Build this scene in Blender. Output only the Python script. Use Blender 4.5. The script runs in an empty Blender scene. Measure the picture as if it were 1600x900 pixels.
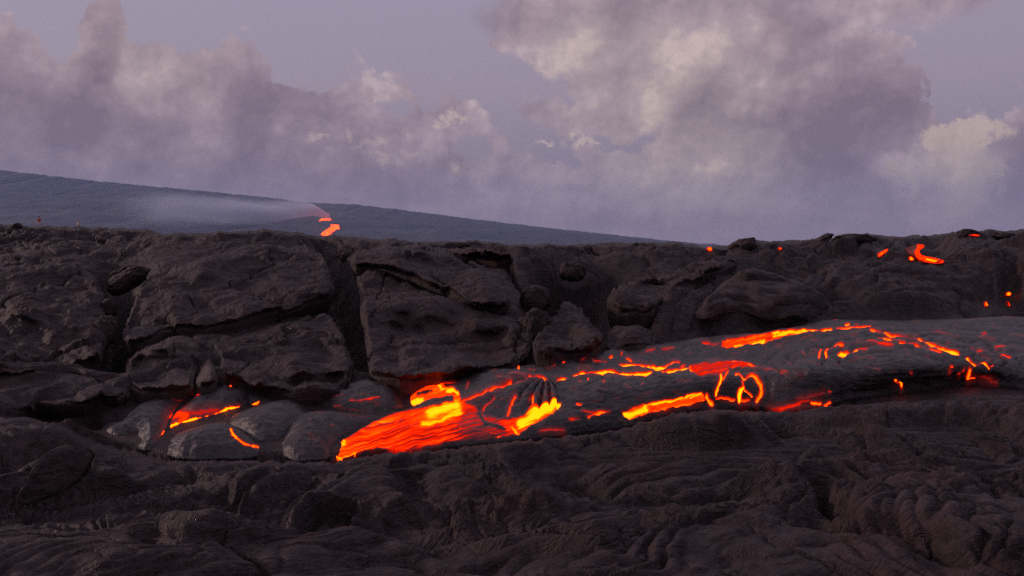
import bpy, math, random
import numpy as np
R = math.radians
S_ = bpy.context.scene
COL = S_.collection
rng = np.random.default_rng(7)
random.seed(7)

# ------------------------------------------------------------ camera
LENS = 32.0
F = 1600 * LENS / 36.0           # focal length in photo pixels
EYE, HOR = 1.7, 390.0            # eye height, photo row of the horizon
cam_d = bpy.data.cameras.new('camera'); cam_d.lens = LENS; cam_d.sensor_width = 36
cam_d.clip_start = 0.05; cam_d.clip_end = 60000; cam_d.shift_y = -(450 - HOR) / 1600
cam = bpy.data.objects.new('camera', cam_d); COL.objects.link(cam)
cam.location = (0, 0, EYE); cam.rotation_euler = (R(90), 0, 0)
S_.camera = cam
S_.view_settings.view_transform = 'Standard'; S_.view_settings.look = 'None'
S_.view_settings.exposure = 0.0; S_.view_settings.gamma = 1.0
S_.cycles.use_denoising = False; S_.cycles.sample_clamp_indirect = 1.5; S_.cycles.blur_glossy = 1.0
S_.cycles.max_bounces = 5; S_.cycles.diffuse_bounces = 3; S_.cycles.volume_bounces = 0
S_.cycles.volume_step_rate = 1.0; S_.cycles.volume_max_steps = 128

def lin(r, g, b):
    f = lambda c: ((c / 255 + 0.055) / 1.055) ** 2.4 if c > 10 else c / 255 / 12.92
    return (f(r), f(g), f(b), 1)

# ------------------------------------------------------------ node helper
class NT:
    def __init__(s, tree): s.t = tree
    def n(s, kind, **kw):
        nd = s.t.nodes.new(kind)
        for k, v in kw.items(): setattr(nd, k, v)
        return nd
    def put(s, sock, v):
        if isinstance(v, bpy.types.NodeSocket): s.t.links.new(v, sock)
        elif v is not None: sock.default_value = v
    def m(s, op, a, b=None, c=None, clamp=False):
        nd = s.n('ShaderNodeMath', operation=op, use_clamp=clamp)
        for i, v in enumerate((a, b, c)):
            if v is not None: s.put(nd.inputs[i], v)
        return nd.outputs[0]
    def v(s, op, a, b=None, c=None):
        nd = s.n('ShaderNodeVectorMath', operation=op)
        for i, x in enumerate((a, b, c)):
            if x is not None: s.put(nd.inputs[i], x)
        return nd.outputs['Value'] if op in ('LENGTH', 'DISTANCE', 'DOT_PRODUCT') else nd.outputs[0]
    def noise(s, vec, scale, detail=4, rough=.5, out=0, dist=0, dims='3D'):
        nd = s.n('ShaderNodeTexNoise', noise_dimensions=dims)
        s.put(nd.inputs['Vector'], vec); nd.inputs['Scale'].default_value = scale
        nd.inputs['Detail'].default_value = detail; nd.inputs['Roughness'].default_value = rough
        nd.inputs['Distortion'].default_value = dist
        return nd.outputs[out]
    def mix(s, fac, a, b, mode='MIX'):
        nd = s.n('ShaderNodeMix', data_type='RGBA', blend_type=mode)
        s.put(nd.inputs[0], fac); s.put(nd.inputs[6], a); s.put(nd.inputs[7], b)
        return nd.outputs[2]
    def step(s, x, a, b):
        nd = s.n('ShaderNodeMapRange', interpolation_type='SMOOTHSTEP')
        s.put(nd.inputs[0], x); s.put(nd.inputs[1], a); s.put(nd.inputs[2], b)
        return nd.outputs[0]
    def ramp(s, x, stops):
        nd = s.n('ShaderNodeValToRGB'); cr = nd.color_ramp
        while len(cr.elements) < len(stops): cr.elements.new(0.5)
        for e, (p, c) in zip(cr.elements, stops): e.position = p; e.color = c
        s.put(nd.inputs[0], x)
        return nd.outputs[0]

# ------------------------------------------------------------ sky
def azel(px, py):
    a = math.atan((px - 800) / F)
    return a, math.atan((HOR - py) / F * math.cos(a))
SUN_EL, SUN_AZ = 17.0, 284.0
def make_world():
    w = bpy.data.worlds.new('World'); S_.world = w; w.use_nodes = True
    w.node_tree.nodes.clear(); k = NT(w.node_tree)
    d = k.n('ShaderNodeTexCoord').outputs['Generated']
    sp = k.n('ShaderNodeSeparateXYZ'); k.put(sp.inputs[0], d)
    x, y, z = sp.outputs
    az = k.m('ARCTAN2', x, y); el = k.m('ARCSINE', k.m('MINIMUM', k.m('MAXIMUM', z, -1.0), 1.0))
    cb = k.n('ShaderNodeCombineXYZ'); k.put(cb.inputs[0], az); k.put(cb.inputs[1], el)
    P = cb.outputs[0]
    # billow warp
    w1 = k.v('SUBTRACT', k.noise(d, 7, 5, .55, 1), (.5, .5, .5))
    w2 = k.v('SUBTRACT', k.noise(d, 30, 4, .6, 1), (.5, .5, .5))
    Pw = k.v('ADD', P, k.v('ADD', k.v('SCALE', w1), k.v('SCALE', w2)))
    for nd in w.node_tree.nodes:
        if nd.bl_idname == 'ShaderNodeVectorMath' and nd.operation == 'SCALE':
            nd.inputs['Scale'].default_value = .10
    sc = [nd for nd in w.node_tree.nodes if nd.bl_idname == 'ShaderNodeVectorMath' and nd.operation == 'SCALE']
    sc[1].inputs['Scale'].default_value = .030
    def blobs(lst, src, soft=1.0):
        acc = None
        for (px, py, rx, ry, amt) in lst:
            a, e = azel(px, py)
            ra = rx / F; re = ry / F
            q = k.v('MULTIPLY_ADD', src, (1 / ra, 1 / re, 0), (-a / ra, -e / re, 0))
            g = k.m('MAXIMUM', k.m('MULTIPLY_ADD', k.v('LENGTH', q), -amt * soft, amt * soft), 0.0) if amt > 0 else \
                k.m('MINIMUM', k.m('MULTIPLY_ADD', k.v('LENGTH', q), -amt * soft, amt * soft), 0.0)
            acc = g if acc is None else k.m('ADD', acc, g)
        return acc
    # clear sky: Nishita, low sun behind the camera, thickened by lilac evening haze
    sky = k.n('ShaderNodeTexSky', sky_type='NISHITA', sun_disc=False)
    sky.sun_elevation = R(SUN_EL); sky.sun_rotation = R(SUN_AZ); sky.air_density = 1.5; sky.dust_density = 3; sky.ozone_density = 4
    clear = k.mix(.75, k.v('SCALE', sky.outputs[0]), k.ramp(k.m('DIVIDE', el, .5), [
        (0, lin(146, 128, 146)), (.35, lin(176, 156, 172)), (.6, lin(176, 162, 184)), (1, lin(160, 154, 184))]))
    [nd for nd in w.node_tree.nodes if nd.bl_idname == 'ShaderNodeVectorMath' and nd.operation == 'SCALE'][-1].inputs['Scale'].default_value = .055
    # ---- bank of cloud along the horizon: its top as a curve over azimuth
    tops = [(-400, 60), (-60, 10), (0, 30), (50, 42), (95, 68), (118, 10), (150, -40), (190, -20), (215, 45), (300, 55), (400, 80), (470, 100), (560, 96),
            (620, 112), (645, 150), (672, 160), (690, 140), (712, 165), (740, 192), (800, 210), (860, 225), (940, 228), (1000, 215), (1060, 120),
            (1120, 60), (1200, 20), (1300, 15), (1400, 55), (1440, 95), (1456, 150), (1466, 215), (1480, 225), (1500, 200),
            (1530, 182), (1562, 198), (1600, 182), (1680, 190), (2000, 150)]
    A0, A1 = azel(-400, 0)[0], azel(2000, 0)[0]
    fc = k.n('ShaderNodeFloatCurve'); cv = fc.mapping.curves[0]; fc.mapping.use_clip = False
    pts = []
    for px, py in tops:
        a, e = azel(px, py); pts.append(((a - A0) / (A1 - A0), e / .5))
    for i, (u, vv) in enumerate(pts):
        if i < 2: cv.points[i].location = (u, vv)
        else: cv.points.new(u, vv)
    fc.mapping.update()
    spw = k.n('ShaderNodeSeparateXYZ'); k.put(spw.inputs[0], Pw)
    k.put(fc.inputs[1], k.m('DIVIDE', k.m('SUBTRACT', spw.outputs[0], A0), A1 - A0))
    vo = k.n('ShaderNodeTexVoronoi', feature='SMOOTH_F1'); k.put(vo.inputs['Vector'], k.v('ADD', d, k.v('MULTIPLY', w1, (.10, .10, .10)))); vo.inputs['Scale'].default_value = 15; vo.inputs['Smoothness'].default_value = .35; vo.inputs['Detail'].default_value = 0.0
    puff = k.m('SUBTRACT', .52, vo.outputs['Distance'])
    v2 = k.n('ShaderNodeTexVoronoi', feature='F1'); k.put(v2.inputs['Vector'], k.v('ADD', d, k.v('MULTIPLY', w2, (.06, .06, .06)))); v2.inputs['Scale'].default_value = 42
    puff = k.m('ADD', puff, k.m('MULTIPLY', k.m('SUBTRACT', .48, v2.outputs['Distance']), .38))
    top = k.m('MULTIPLY_ADD', fc.outputs[0], .5, k.m('MULTIPLY', puff, .05))
    hgt = k.m('SUBTRACT', top, spw.outputs[1])               # how far below the cloud's top
    bank = k.step(hgt, -.002, .009)
    # wispy extra cloud, upper middle
    wisp = blobs([(880, 30, 150, 80, 1.3), (920, 85, 130, 40, 1.2), (1010, 120, 130, 60, 1.5), (960, 180, 120, 34, 1.3), (870, 165, 70, 22, .8),
                  (1100, 60, 220, 120, 1.8), (790, 78, 34, 12, .7), (1230, -60, 500, 120, 1.5), (600, -160, 500, 90, 1.5), (0, -300, 900, 120, 1.)], Pw)
    wmask = k.step(wisp, .05, .42)
    cover = k.m('MAXIMUM', bank, k.m('MULTIPLY', wmask, .9))
    # overhead, out of the picture: broken cloud all round
    rest = k.step(k.noise(d, 2.2, 5, .55), .42, .62)
    high = k.step(el, .30, .5)
    cover = k.m('MAXIMUM', cover, k.m('MULTIPLY', rest, high))
    # gaps through the bank showing pale sky
    gaps = blobs([(735, 225, 30, 26, 1.2), (610, 160, 40, 14, 1.2)], Pw)
    cover = k.m('SUBTRACT', cover, k.step(gaps, .1, .8), clamp=True)
    # tone of the cloud
    lightb = blobs([(215, 110, 120, 75, .22), (330, 90, 90, 45, .18), (590, 118, 80, 34, .22), (80, 180, 120, 60, -.25), (440, 170, 130, 60, -.35), (300, 260, 420, 60, -.25),
                    (150, 100, 45, 50, -.22), (640, 240, 70, 40, .25), (1070, 110, 130, 120, .20), (900, 70, 120, 60, .08), (1100, 290, 180, 90, .38), (1340, 30, 60, 30, .2),
                    (1400, 160, 70, 110, -.22), (1290, 240, 90, 110, -.35), (1240, 60, 60, 70, -.25), (1050, 350, 260, 30, -.3), (900, 300, 160, 60, .22), (1590, 260, 50, 90, -.35),
                    (1480, 290, 60, 90, .45), (1410, 265, 34, 24, .4), (1415, 300, 20, 30, .3), (820, 200, 120, 24, -.2), (60, 250, 120, 20, .2), (950, 20, 80, 40, -.18)], Pw)
    relief = k.m('SUBTRACT', k.noise(k.v('ADD', d, (-.012, .0, .016)), 9, 6, .58), k.noise(d, 9, 6, .58))
    relief2 = k.m('SUBTRACT', k.noise(k.v('ADD', d, (-.004, .0, .006)), 32, 4, .6), k.noise(d, 32, 4, .6))
    rim = k.m('MULTIPLY', k.m('SUBTRACT', 1.0, k.step(hgt, .0, .07)), .20)
    tone = k.m('ADD', k.m('ADD', .40, lightb), k.m('ADD', k.m('MULTIPLY', relief, -1.25), k.m('MULTIPLY', relief2, -.55)))
    tone = k.m('ADD', k.m('ADD', tone, rim), k.m('MULTIPLY', k.m('MULTIPLY', puff, .75), k.m('MULTIPLY_ADD', k.step(el, .02, .12), .8, .2)), clamp=True)
    warm = blobs([(1060, 180, 260, 220, 1.0), (1150, 300, 160, 120, .7), (230, 100, 150, 90, .6), (1490, 270, 90, 110, .9), (900, 60, 160, 90, .5), (720, 260, 60, 40, .3)], P)
    cool = k.ramp(tone, [(0, lin(128, 109, 120)), (.4, lin(150, 130, 140)), (.75, lin(176, 155, 162)), (1, lin(204, 182, 184))])
    wrm = k.ramp(tone, [(0, lin(132, 115, 120)), (.4, lin(156, 138, 140)), (.75, lin(180, 161, 157)), (1, lin(210, 188, 175))])
    cl = k.mix(k.m('MINIMUM', k.m('MULTIPLY', warm, 1.1), 1.0), cool, wrm)
    c = k.mix(cover, clear, cl)
    # sunlit cream tops far off
    Pf = k.v('ADD', P, k.v('MULTIPLY', k.v('SUBTRACT', k.noise(d, 34, 6, .68, 1), (.5, .5, .5)), (.075, .060, .0)))
    cream = blobs([(706, 179, 26, 14, 2.5), (852, 219, 34, 8, 2.2), (908, 222, 26, 8, 2.2), (492, 209, 16, 13, 1.6), (545, 204, 18, 14, 1.2), (595, 216, 20, 14, 1.3),
                   (600, 245, 34, 14, 1.0), (640, 235, 22, 16, 1.0), (715, 258, 18, 20, 1.2), (645, 212, 18, 10, .9), (572, 225, 22, 10, .9)], Pf)
    c = k.mix(k.m('MULTIPLY', k.step(cream, .08, 1.6), .55), c, lin(214, 190, 174))
    cum = blobs([(1475, 216, 34, 20, 2.), (1505, 205, 34, 22, 2.2), (1540, 203, 28, 22, 2.2), (1522, 190, 18, 12, 2.), (1492, 226, 44, 14, 1.5)], Pf)
    c = k.mix(k.m('MULTIPLY', k.step(cum, .06, 1.3), .75), c, lin(204, 180, 164))
    cum2 = blobs([(1395, 265, 26, 18, 1.4), (1420, 285, 16, 34, 1.3), (1510, 270, 46, 70, 1.0), (1480, 340, 44, 30, .8), (1500, 250, 60, 34, 1.2), (1530, 300, 40, 50, .8)], Pf)
    c = k.mix(k.m('MULTIPLY', k.step(cum2, .05, 1.0), .6), c, lin(178, 160, 152))
    # murk along the horizon
    low = k.m('SUBTRACT', 1.0, k.step(el, -.02, .09))
    c = k.mix(k.m('MULTIPLY', low, .65), c, lin(150, 131, 145))
    # the sky overhead is a little brighter than what the picture shows of it
    up = k.m('MULTIPLY_ADD', k.step(el, .32, .9), .55, 1.04)
    bgn = k.n('ShaderNodeBackground'); k.put(bgn.inputs[0], k.v('SCALE', c)); k.put(w.node_tree.nodes[-1].inputs['Scale'], up)
    k.put(bgn.inputs[1], 1.0)
    out = k.n('ShaderNodeOutputWorld'); k.put(out.inputs[0], bgn.outputs[0])
    w.cycles.sampling_method = 'MANUAL'; w.cycles.sample_map_resolution = 512
make_world()

sun_d = bpy.data.lights.new('sun', 'SUN'); sun_d.energy = 2.1; sun_d.angle = R(6); sun_d.color = (1, .70, .66)
sun = bpy.data.objects.new('sun', sun_d); COL.objects.link(sun)
_a = R(SUN_AZ)
from mathutils import Vector
sdir = Vector((math.sin(_a), math.cos(_a), math.tan(R(SUN_EL))))      # last warm light over the left shoulder
sun.rotation_euler = (-sdir).to_track_quat('-Z', 'Y').to_euler()

# ------------------------------------------------------------ numpy noise
_perm = rng.permutation(4096).astype(np.int32)
_ga = rng.random(4096) * 2 * np.pi
_gx, _gy = np.cos(_ga).astype(np.float32), np.sin(_ga).astype(np.float32)
def pn(x, y, seed=0):
    x = np.asarray(x, np.float32); y = np.asarray(y, np.float32)
    xi = np.floor(x); yi = np.floor(y); fx = x - xi; fy = y - yi
    xi = xi.astype(np.int32) + seed * 131; yi = yi.astype(np.int32) + seed * 71
    def g(ix, iy, dx, dy):
        h = _perm[(_perm[ix & 4095] + iy) & 4095]
        return _gx[h] * dx + _gy[h] * dy
    u = fx * fx * fx * (fx * (fx * 6 - 15) + 10); v = fy * fy * fy * (fy * (fy * 6 - 15) + 10)
    a = g(xi, yi, fx, fy); b = g(xi + 1, yi, fx - 1, fy); c = g(xi, yi + 1, fx, fy - 1); d = g(xi + 1, yi + 1, fx - 1, fy - 1)
    a += u * (b - a); c += u * (d - c)
    return (a + v * (c - a)) * 1.5
def fbm(x, y, oct=4, seed=0, gain=.5):
    s = 0; a = 1.0
    for i in range(oct): s = s + a * pn(x * 2 ** i, y * 2 ** i, seed + i); a *= gain
    return s
def ridged(x, y, oct=4, seed=0, gain=.5):
    s = 0; a = 1.0
    for i in range(oct): s = s + a * (1 - np.abs(pn(x * 2 ** i, y * 2 ** i, seed + i)) * 2); a *= gain
    return s
def worley(x, y, seed=0, jit=.85):
    x = np.asarray(x, np.float64); y = np.asarray(y, np.float64); xi = np.floor(x).astype(np.int64); yi = np.floor(y).astype(np.int64)
    f1 = np.full(x.shape, 9.); f2 = np.full(x.shape, 9.); cid = np.zeros(x.shape, np.int64); cx = np.zeros(x.shape); cy = np.zeros(x.shape)
    for i in (-1, 0, 1):
        for j in (-1, 0, 1):
            h = _perm[(_perm[(xi + i + seed * 17) & 4095] + yi + j) & 4095]
            px = xi + i + .5 + (h / 4096. - .5) * jit; py = yi + j + .5 + (_perm[h] / 4096. - .5) * jit
            d = np.hypot(px - x, py - y); n = d < f1
            f2 = np.where(n, f1, np.minimum(f2, d)); cid = np.where(n, h, cid); cx = np.where(n, px, cx); cy = np.where(n, py, cy); f1 = np.where(n, d, f1)
    return f1, f2, cid, x - cx, y - cy
def sst(x, a, b):
    t = np.clip((x - a) / (b - a), 0, 1); return t * t * (3 - 2 * t)

# ------------------------------------------------------------ the lie of the land: smooth height S(x, y)
_cols = np.array([-1500, -300, 0, 200, 400, 600, 800, 900, 1000, 1200, 1400, 1600, 1900, 3100], float)
_rows = np.array([.5, 5, 7, 8.2, 9.5, 10.8, 12.2, 14, 17, 22, 32, 45, 70, 100, 140, 220, 500, 2000, 20000], float)
_Z = np.array([
    [0] * 14,
    [.10, .05, 0, 0, 0, -.02, -.02, 0, 0, .02, .05, .08, .1, .1],
    [.10, .10, .05, 0, -.05, -.02, 0, 0, 0, .05, .08, .10, .1, .1],
    [.15, .15, .10, .03, 0, 0, .03, .03, .03, .06, .10, .10, .1, .1],
    [.35, .35, .30, .12, .08, .10, .16, .16, .14, .12, .15, .18, .2, .2],
    [.60, .60, .55, .35, .30, .30, .28, .26, .22, .22, .28, .30, .3, .3],
    [.95, .95, .90, .80, .78, .75, .62, .45, .42, .45, .42, .42, .4, .4],
    [1.3, 1.3, 1.30, 1.30, 1.32, 1.30, 1.15, .90, .95, .95, .85, .75, .7, .7],
    [1.5, 1.5, 1.50, 1.55, 1.58, 1.58, 1.50, 1.38, 1.42, 1.40, 1.25, 1.15, 1.1, 1.1],
    [1.6, 1.6, 1.62, 1.64, 1.66, 1.66, 1.62, 1.58, 1.60, 1.72, 1.62, 1.58, 1.5, 1.5],
    [1.9, 1.9, 1.85, 1.80, 1.80, 1.76, 1.70, 1.68, 1.70, 1.98, 2.05, 2.10, 2.0, 2.0],
    [2.4, 2.4, 2.25, 2.10, 2.05, 1.90, 1.80, 1.78, 1.80, 2.20, 2.42, 2.50, 2.4, 2.4],
    [3.2, 3.2, 3.00, 2.60, 2.45, 2.20, 1.88, 1.86, 1.86, 1.9, 2.2, 2.3, 2.4, 2.4],
    [4.2, 4.2, 4.05, 3.45, 3.20, 2.50, 1.95, 1.90, 1.85, 1.5, 1.2, 1.2, 2.0, 2.0],
    [5.6, 5.6, 5.35, 4.75, 4.10, 3.00, 1.90, 1.70, 1.60, 1.0, .5, .5, .5, .5],
    [4.0, 4.0, 4.0, 3.0, 2.0, 1.0, 0, 0, 0, 0, 0, 0, 0, 0],
    [-4] * 14, [-10] * 14, [-10] * 14], float)
_ci = np.linspace(-1500, 3100, 461); _ri = np.linspace(math.log(.5), math.log(20000), 500)
_t1 = np.array([np.interp(_ci, _cols, r) for r in _Z])
_T = np.array([np.interp(_ri, np.log(_rows), _t1[:, j]) for j in range(len(_ci))]).T
def _blur(a, n, ax):
    ker = np.hanning(2 * n + 3)[1:-1]; ker /= ker.sum()
    pad = [(0, 0), (0, 0)]; pad[ax] = (n, n)
    b = np.pad(a, pad, mode='edge')
    return np.apply_along_axis(lambda v: np.convolve(v, ker, 'valid'), ax, b)
_T = _blur(_blur(_T, 5, 0), 7, 1)
def S(x, y):
    x = np.asarray(x, float); y = np.asarray(y, float)
    rr = np.hypot(x, y)
    p = 800 + F * np.where(y > 0.25 * rr, x / np.maximum(y, 1e-3), np.sign(x) * 3.9)
    ye = np.where(y > 0.25 * rr, np.maximum(y, .5), np.maximum(rr * .25, .5))
    u = np.clip((p + 1500) / 10, 0, 459.999); v = np.clip((np.log(ye) - _ri[0]) / (_ri[1] - _ri[0]), 0, 498.999)
    ui = u.astype(int); vi = v.astype(int); fu = u - ui; fv = v - vi
    return (_T[vi, ui] * (1 - fu) + _T[vi, ui + 1] * fu) * (1 - fv) + (_T[vi + 1, ui] * (1 - fu) + _T[vi + 1, ui + 1] * fu) * fv
def pq(x, y):
    return 800 + F * x / y, HOR + F * (EYE - S(x, y)) / y
def hit(px, py, t=0.0, lo=2.5, hi=60.0):
    """where the sight line through a photo pixel meets the land raised by t"""
    px = np.asarray(px, float); py = np.asarray(py, float); t = np.broadcast_to(np.asarray(t, float), px.shape)
    a = (px - 800) / F; b = (py - HOR) / F
    ys = np.geomspace(lo, hi, 60)
    first = np.full(px.shape, hi); prev = np.full(px.shape, lo); done = np.zeros(px.shape, bool)
    for i in range(1, len(ys)):
        g = EYE - b * ys[i] - S(a * ys[i], np.full(px.shape, ys[i])) - t
        new = (~done) & (g < 0)
        first[new] = ys[i]; prev[new] = ys[i - 1]; done |= new
        if done.all(): break
    prev = np.where(done, prev, hi * .999)
    for _ in range(22):
        mid = (first + prev) / 2
        g = EYE - b * mid - S(a * mid, mid) - t
        first = np.where(g < 0, mid, first); prev = np.where(g < 0, prev, mid)
    Y = (first + prev) / 2
    return a * Y, Y

# ------------------------------------------------------------ materials
def mat_new(name):
    m = bpy.data.materials.new(name); m.use_nodes = True; m.node_tree.nodes.clear(); return m, NT(m.node_tree)
def rock_mat(name, dark, light, red=0.25, rough=.7, bump=.8, spec=.14, fibre=3.0, scale=1.0, far=False):
    m, k = mat_new(name)
    pos = k.n('ShaderNodeNewGeometry').outputs['Position']
    n1 = k.noise(pos, 1.3 * scale, 6, .6); n2 = k.noise(pos, 11 * scale, 6, .72); n3 = k.noise(pos, 60 * scale, 3, .65)
    f = k.m('ADD', k.m('MULTIPLY', n1, .35), k.m('ADD', k.m('MULTIPLY', n2, .40), k.m('MULTIPLY', n3, .25)))
    c = k.ramp(f, [(.36, dark), (.50, tuple((a + b) / 2 for a, b in zip(dark, light))), (.64, light)])
    nr = k.step(k.noise(pos, .9 * scale, 4, .6), .52, .70)
    c = k.mix(k.m('MULTIPLY', nr, red), c, (.045, .020, .017, 1))
    spk = k.step(n3, .60, .78)
    c = k.mix(k.m('MULTIPLY', spk, .35), c, tuple(min(1, a * 1.7) for a in light[:3]) + (1,))
    b = k.n('ShaderNodeBsdfPrincipled'); k.put(b.inputs['Base Color'], c)
    k.put(b.inputs['Roughness'], k.m('MULTIPLY_ADD', n2, -.35, rough + .17)); b.inputs['Specular IOR Level'].default_value = spec
    vo = k.n('ShaderNodeTexVoronoi', feature='DISTANCE_TO_EDGE'); k.put(vo.inputs['Vector'], k.v('ADD', pos, k.v('MULTIPLY', k.noise(pos, 3, 3, .5, 1), (.4, .4, .4))))
    vo.inputs['Scale'].default_value = 2.6 * scale
    crk = k.m('MULTIPLY', k.step(vo.outputs[0], 0.0, .03), k.m('MULTIPLY', k.step(n1, .45, .6), .8))
    h = k.m('ADD', k.m('ADD', k.m('MULTIPLY', n2, 1.5), k.m('MULTIPLY', n3, .4)), k.m('MULTIPLY', crk, .25))
    # fibres drawn out along the sweep of the old flow
    wp = k.v('ADD', pos, k.v('MULTIPLY', k.v('SUBTRACT', k.noise(pos, .9, 3, .5, 1), (.5, .5, .5)), (1.1, 1.1, .6)))
    rt = k.n('ShaderNodeVectorRotate', rotation_type='Z_AXIS'); k.put(rt.inputs['Vector'], wp); rt.inputs['Angle'].default_value = -.62
    fib = k.noise(k.v('MULTIPLY', rt.outputs[0], (2.0, 17.0, 12.0)), 1.0, 5, .62)
    h = k.m('ADD', k.m('MULTIPLY', h, .75), k.m('MULTIPLY', k.m('ABSOLUTE', k.m('SUBTRACT', fib, .5)), fibre))
    bp = k.n('ShaderNodeBump'); bp.inputs['Strength'].default_value = .9; bp.inputs['Distance'].default_value = .03 * bump / scale
    k.put(bp.inputs['Height'], h); k.put(b.inputs['Normal'], bp.outputs[0])
    o = k.n('ShaderNodeOutputMaterial'); k.put(o.inputs[0], b.outputs[0])
    return m
M_ground = rock_mat('old_lava', rough=.55, bump=.7, spec=.15, fibre=5.5, dark=(.0035, .0025, .0026, 1), light=(.060, .0395, .0385, 1), red=.4)
M_slab = rock_mat('slab_lava', (.0065, .0047, .0048, 1), (.066, .0445, .0425, 1), .4, rough=.6, bump=.7, spec=.14)
M_slab_pale = rock_mat('pale_slab_lava', (.034, .026, .024, 1), (.105, .078, .070, 1), .15)
M_slab_red = rock_mat('rusty_slab_lava', (.032, .018, .018, 1), (.080, .044, .040, 1), .9)
def lava_mat(name, k0=1.0):
    m, k = mat_new(name)
    pos = k.n('ShaderNodeNewGeometry').outputs['Position']
    at = k.n('ShaderNodeAttribute', attribute_name='glow_level').outputs['Fac']
    n1 = k.noise(pos, 3, 5, .6); n2 = k.noise(pos, 45, 4, .65)
    c = k.ramp(n1, [(.35, (.010, .0078, .0078, 1)), (.65, (.036, .0275, .027, 1))])
    c = k.mix(k.step(n2, .40, .62), c, k.mix(.5, c, (.046, .036, .035, 1)))
    sil = k.step(k.noise(pos, 110, 2, .6), .56, .72)
    c = k.mix(k.m('MULTIPLY', sil, .5), c, (.09, .078, .080, 1))
    hotm = k.step(at, .30, .5); c = k.mix(hotm, c, (.006, .003, .002, 1))
    b = k.n('ShaderNodeBsdfPrincipled'); k.put(b.inputs['Base Color'], c); k.put(b.inputs['Roughness'], k.m('MULTIPLY_ADD', n2, -.3, .56))
    k.put(b.inputs['Specular IOR Level'], k.m('MULTIPLY_ADD', hotm, -.26, .26))
    h2 = k.m('ADD', at, k.m('MULTIPLY', k.m('SUBTRACT', n2, .5), k.m('MULTIPLY', k.step(at, .02, .2), .08)))
    # blackbody-like run: dull red, red, orange, yellow; red far outshines the rest
    em = k.ramp(h2, [(.08, (0, 0, 0, 1)), (.26, (.016, .0004, .0002, 1)), (.42, (.075, .0007, .0004, 1)), (.55, (.22, .0036, .0002, 1)), (.68, (.60, .014, .0, 1)), (.80, (1.0, .045, .0, 1)), (.90, (1.0, .12, .0, 1)), (1, (1.0, .18, .0012, 1))])
    st = k0 * 4.4
    k.put(b.inputs['Emission Color'], em); k.put(b.inputs['Emission Strength'], st)
    bp = k.n('ShaderNodeBump'); bp.inputs['Strength'].default_value = .8; bp.inputs['Distance'].default_value = .011
    fb = k.noise(k.v('MULTIPLY', k.v('ADD', pos, k.v('MULTIPLY', k.noise(pos, .8, 3, .5, 1), (1.2, 1.2, .5))), (3.0, 22.0, 16.0)), 1.0, 4, .6)
    k.put(bp.inputs['Height'], k.m('ADD', k.m('MULTIPLY', n2, .5), k.m('MULTIPLY', fb, 2.6))); k.put(b.inputs['Normal'], bp.outputs[0])
    o = k.n('ShaderNodeOutputMaterial'); k.put(o.inputs[0], b.outputs[0])
    return m
M_lava = lava_mat('fresh_lava'); M_far_lava = lava_mat('far_lava', 1.15)

# ------------------------------------------------------------ mesh + tags
def tag(o, label=None, cat=None, group=None, kind=None):
    if label: o['label'] = label
    if cat: o['category'] = cat
    if group: o['group'] = group
    if kind: o['kind'] = kind
    return o
def np_mesh(name, co, faces, mat, parent=None, smooth=True, heat=None, origin=None):
    """co (n,3), faces (m,4) quads (a repeated last index marks a triangle is not used)"""
    me = bpy.data.meshes.new(name)
    co = np.asarray(co, np.float32)
    if origin is not None: co = co - np.asarray(origin, np.float32)
    nf = len(faces); w = faces.shape[1]
    me.vertices.add(len(co)); me.vertices.foreach_set('co', co.ravel())
    me.loops.add(nf * w); me.loops.foreach_set('vertex_index', faces.astype(np.int32).ravel())
    me.polygons.add(nf); me.polygons.foreach_set('loop_start', np.arange(0, nf * w, w, dtype=np.int32))
    try: me.polygons.foreach_set('loop_total', np.full(nf, w, np.int32))
    except Exception: pass
    me.update(calc_edges=True)
    if smooth: me.polygons.foreach_set('use_smooth', np.ones(nf, bool))
    if heat is not None:
        at = me.attributes.new('glow_level', 'FLOAT', 'POINT'); at.data.foreach_set('value', np.asarray(heat, np.float32))
    me.materials.append(mat); me.validate()
    o = bpy.data.objects.new(name, me); COL.objects.link(o)
    if origin is not None and parent is None: o.location = origin
    if parent is not None: o.parent = parent
    return o
def empty(name, loc):
    o = bpy.data.objects.new(name, None); COL.objects.link(o); o.location = loc; o.empty_display_size = .1; return o

def seg_dist(x, y, pts, closed=False):
    """distance to a polyline and the parameter of the nearest segment"""
    pts = np.asarray(pts, float); n = len(pts); best = np.full(np.shape(x), 1e9); par = np.zeros(np.shape(x))
    for i in range(n if closed else n - 1):
        ax, ay = pts[i]; bx, by = pts[(i + 1) % n]; dx, dy = bx - ax, by - ay; L = dx * dx + dy * dy + 1e-9
        t = np.clip(((x - ax) * dx + (y - ay) * dy) / L, 0, 1)
        d = np.hypot(x - ax - t * dx, y - ay - t * dy); w = d < best
        best = np.where(w, d, best); par = np.where(w, i + t, par)
    return best, par
def inside(x, y, pts):
    pts = np.asarray(pts, float); c = np.zeros(np.shape(x), bool); n = len(pts)
    for i in range(n):
        ax, ay = pts[i]; bx, by = pts[(i + 1) % n]
        if ay == by: continue
        c ^= ((ay > y) != (by > y)) & (x < (bx - ax) * (y - ay) / (by - ay) + ax)
    return c
def smooth_poly(pts, it=2, closed=True):
    p = np.asarray(pts, float)
    for _ in range(it):
        q = np.roll(p, -1, 0) if closed else p[1:]
        a = p if closed else p[:-1]
        n = np.empty((2 * len(a), 2)); n[0::2] = .75 * a + .25 * q; n[1::2] = .25 * a + .75 * q
        p = n if closed else np.vstack([p[:1], n, p[-1:]])
    return p

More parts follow.
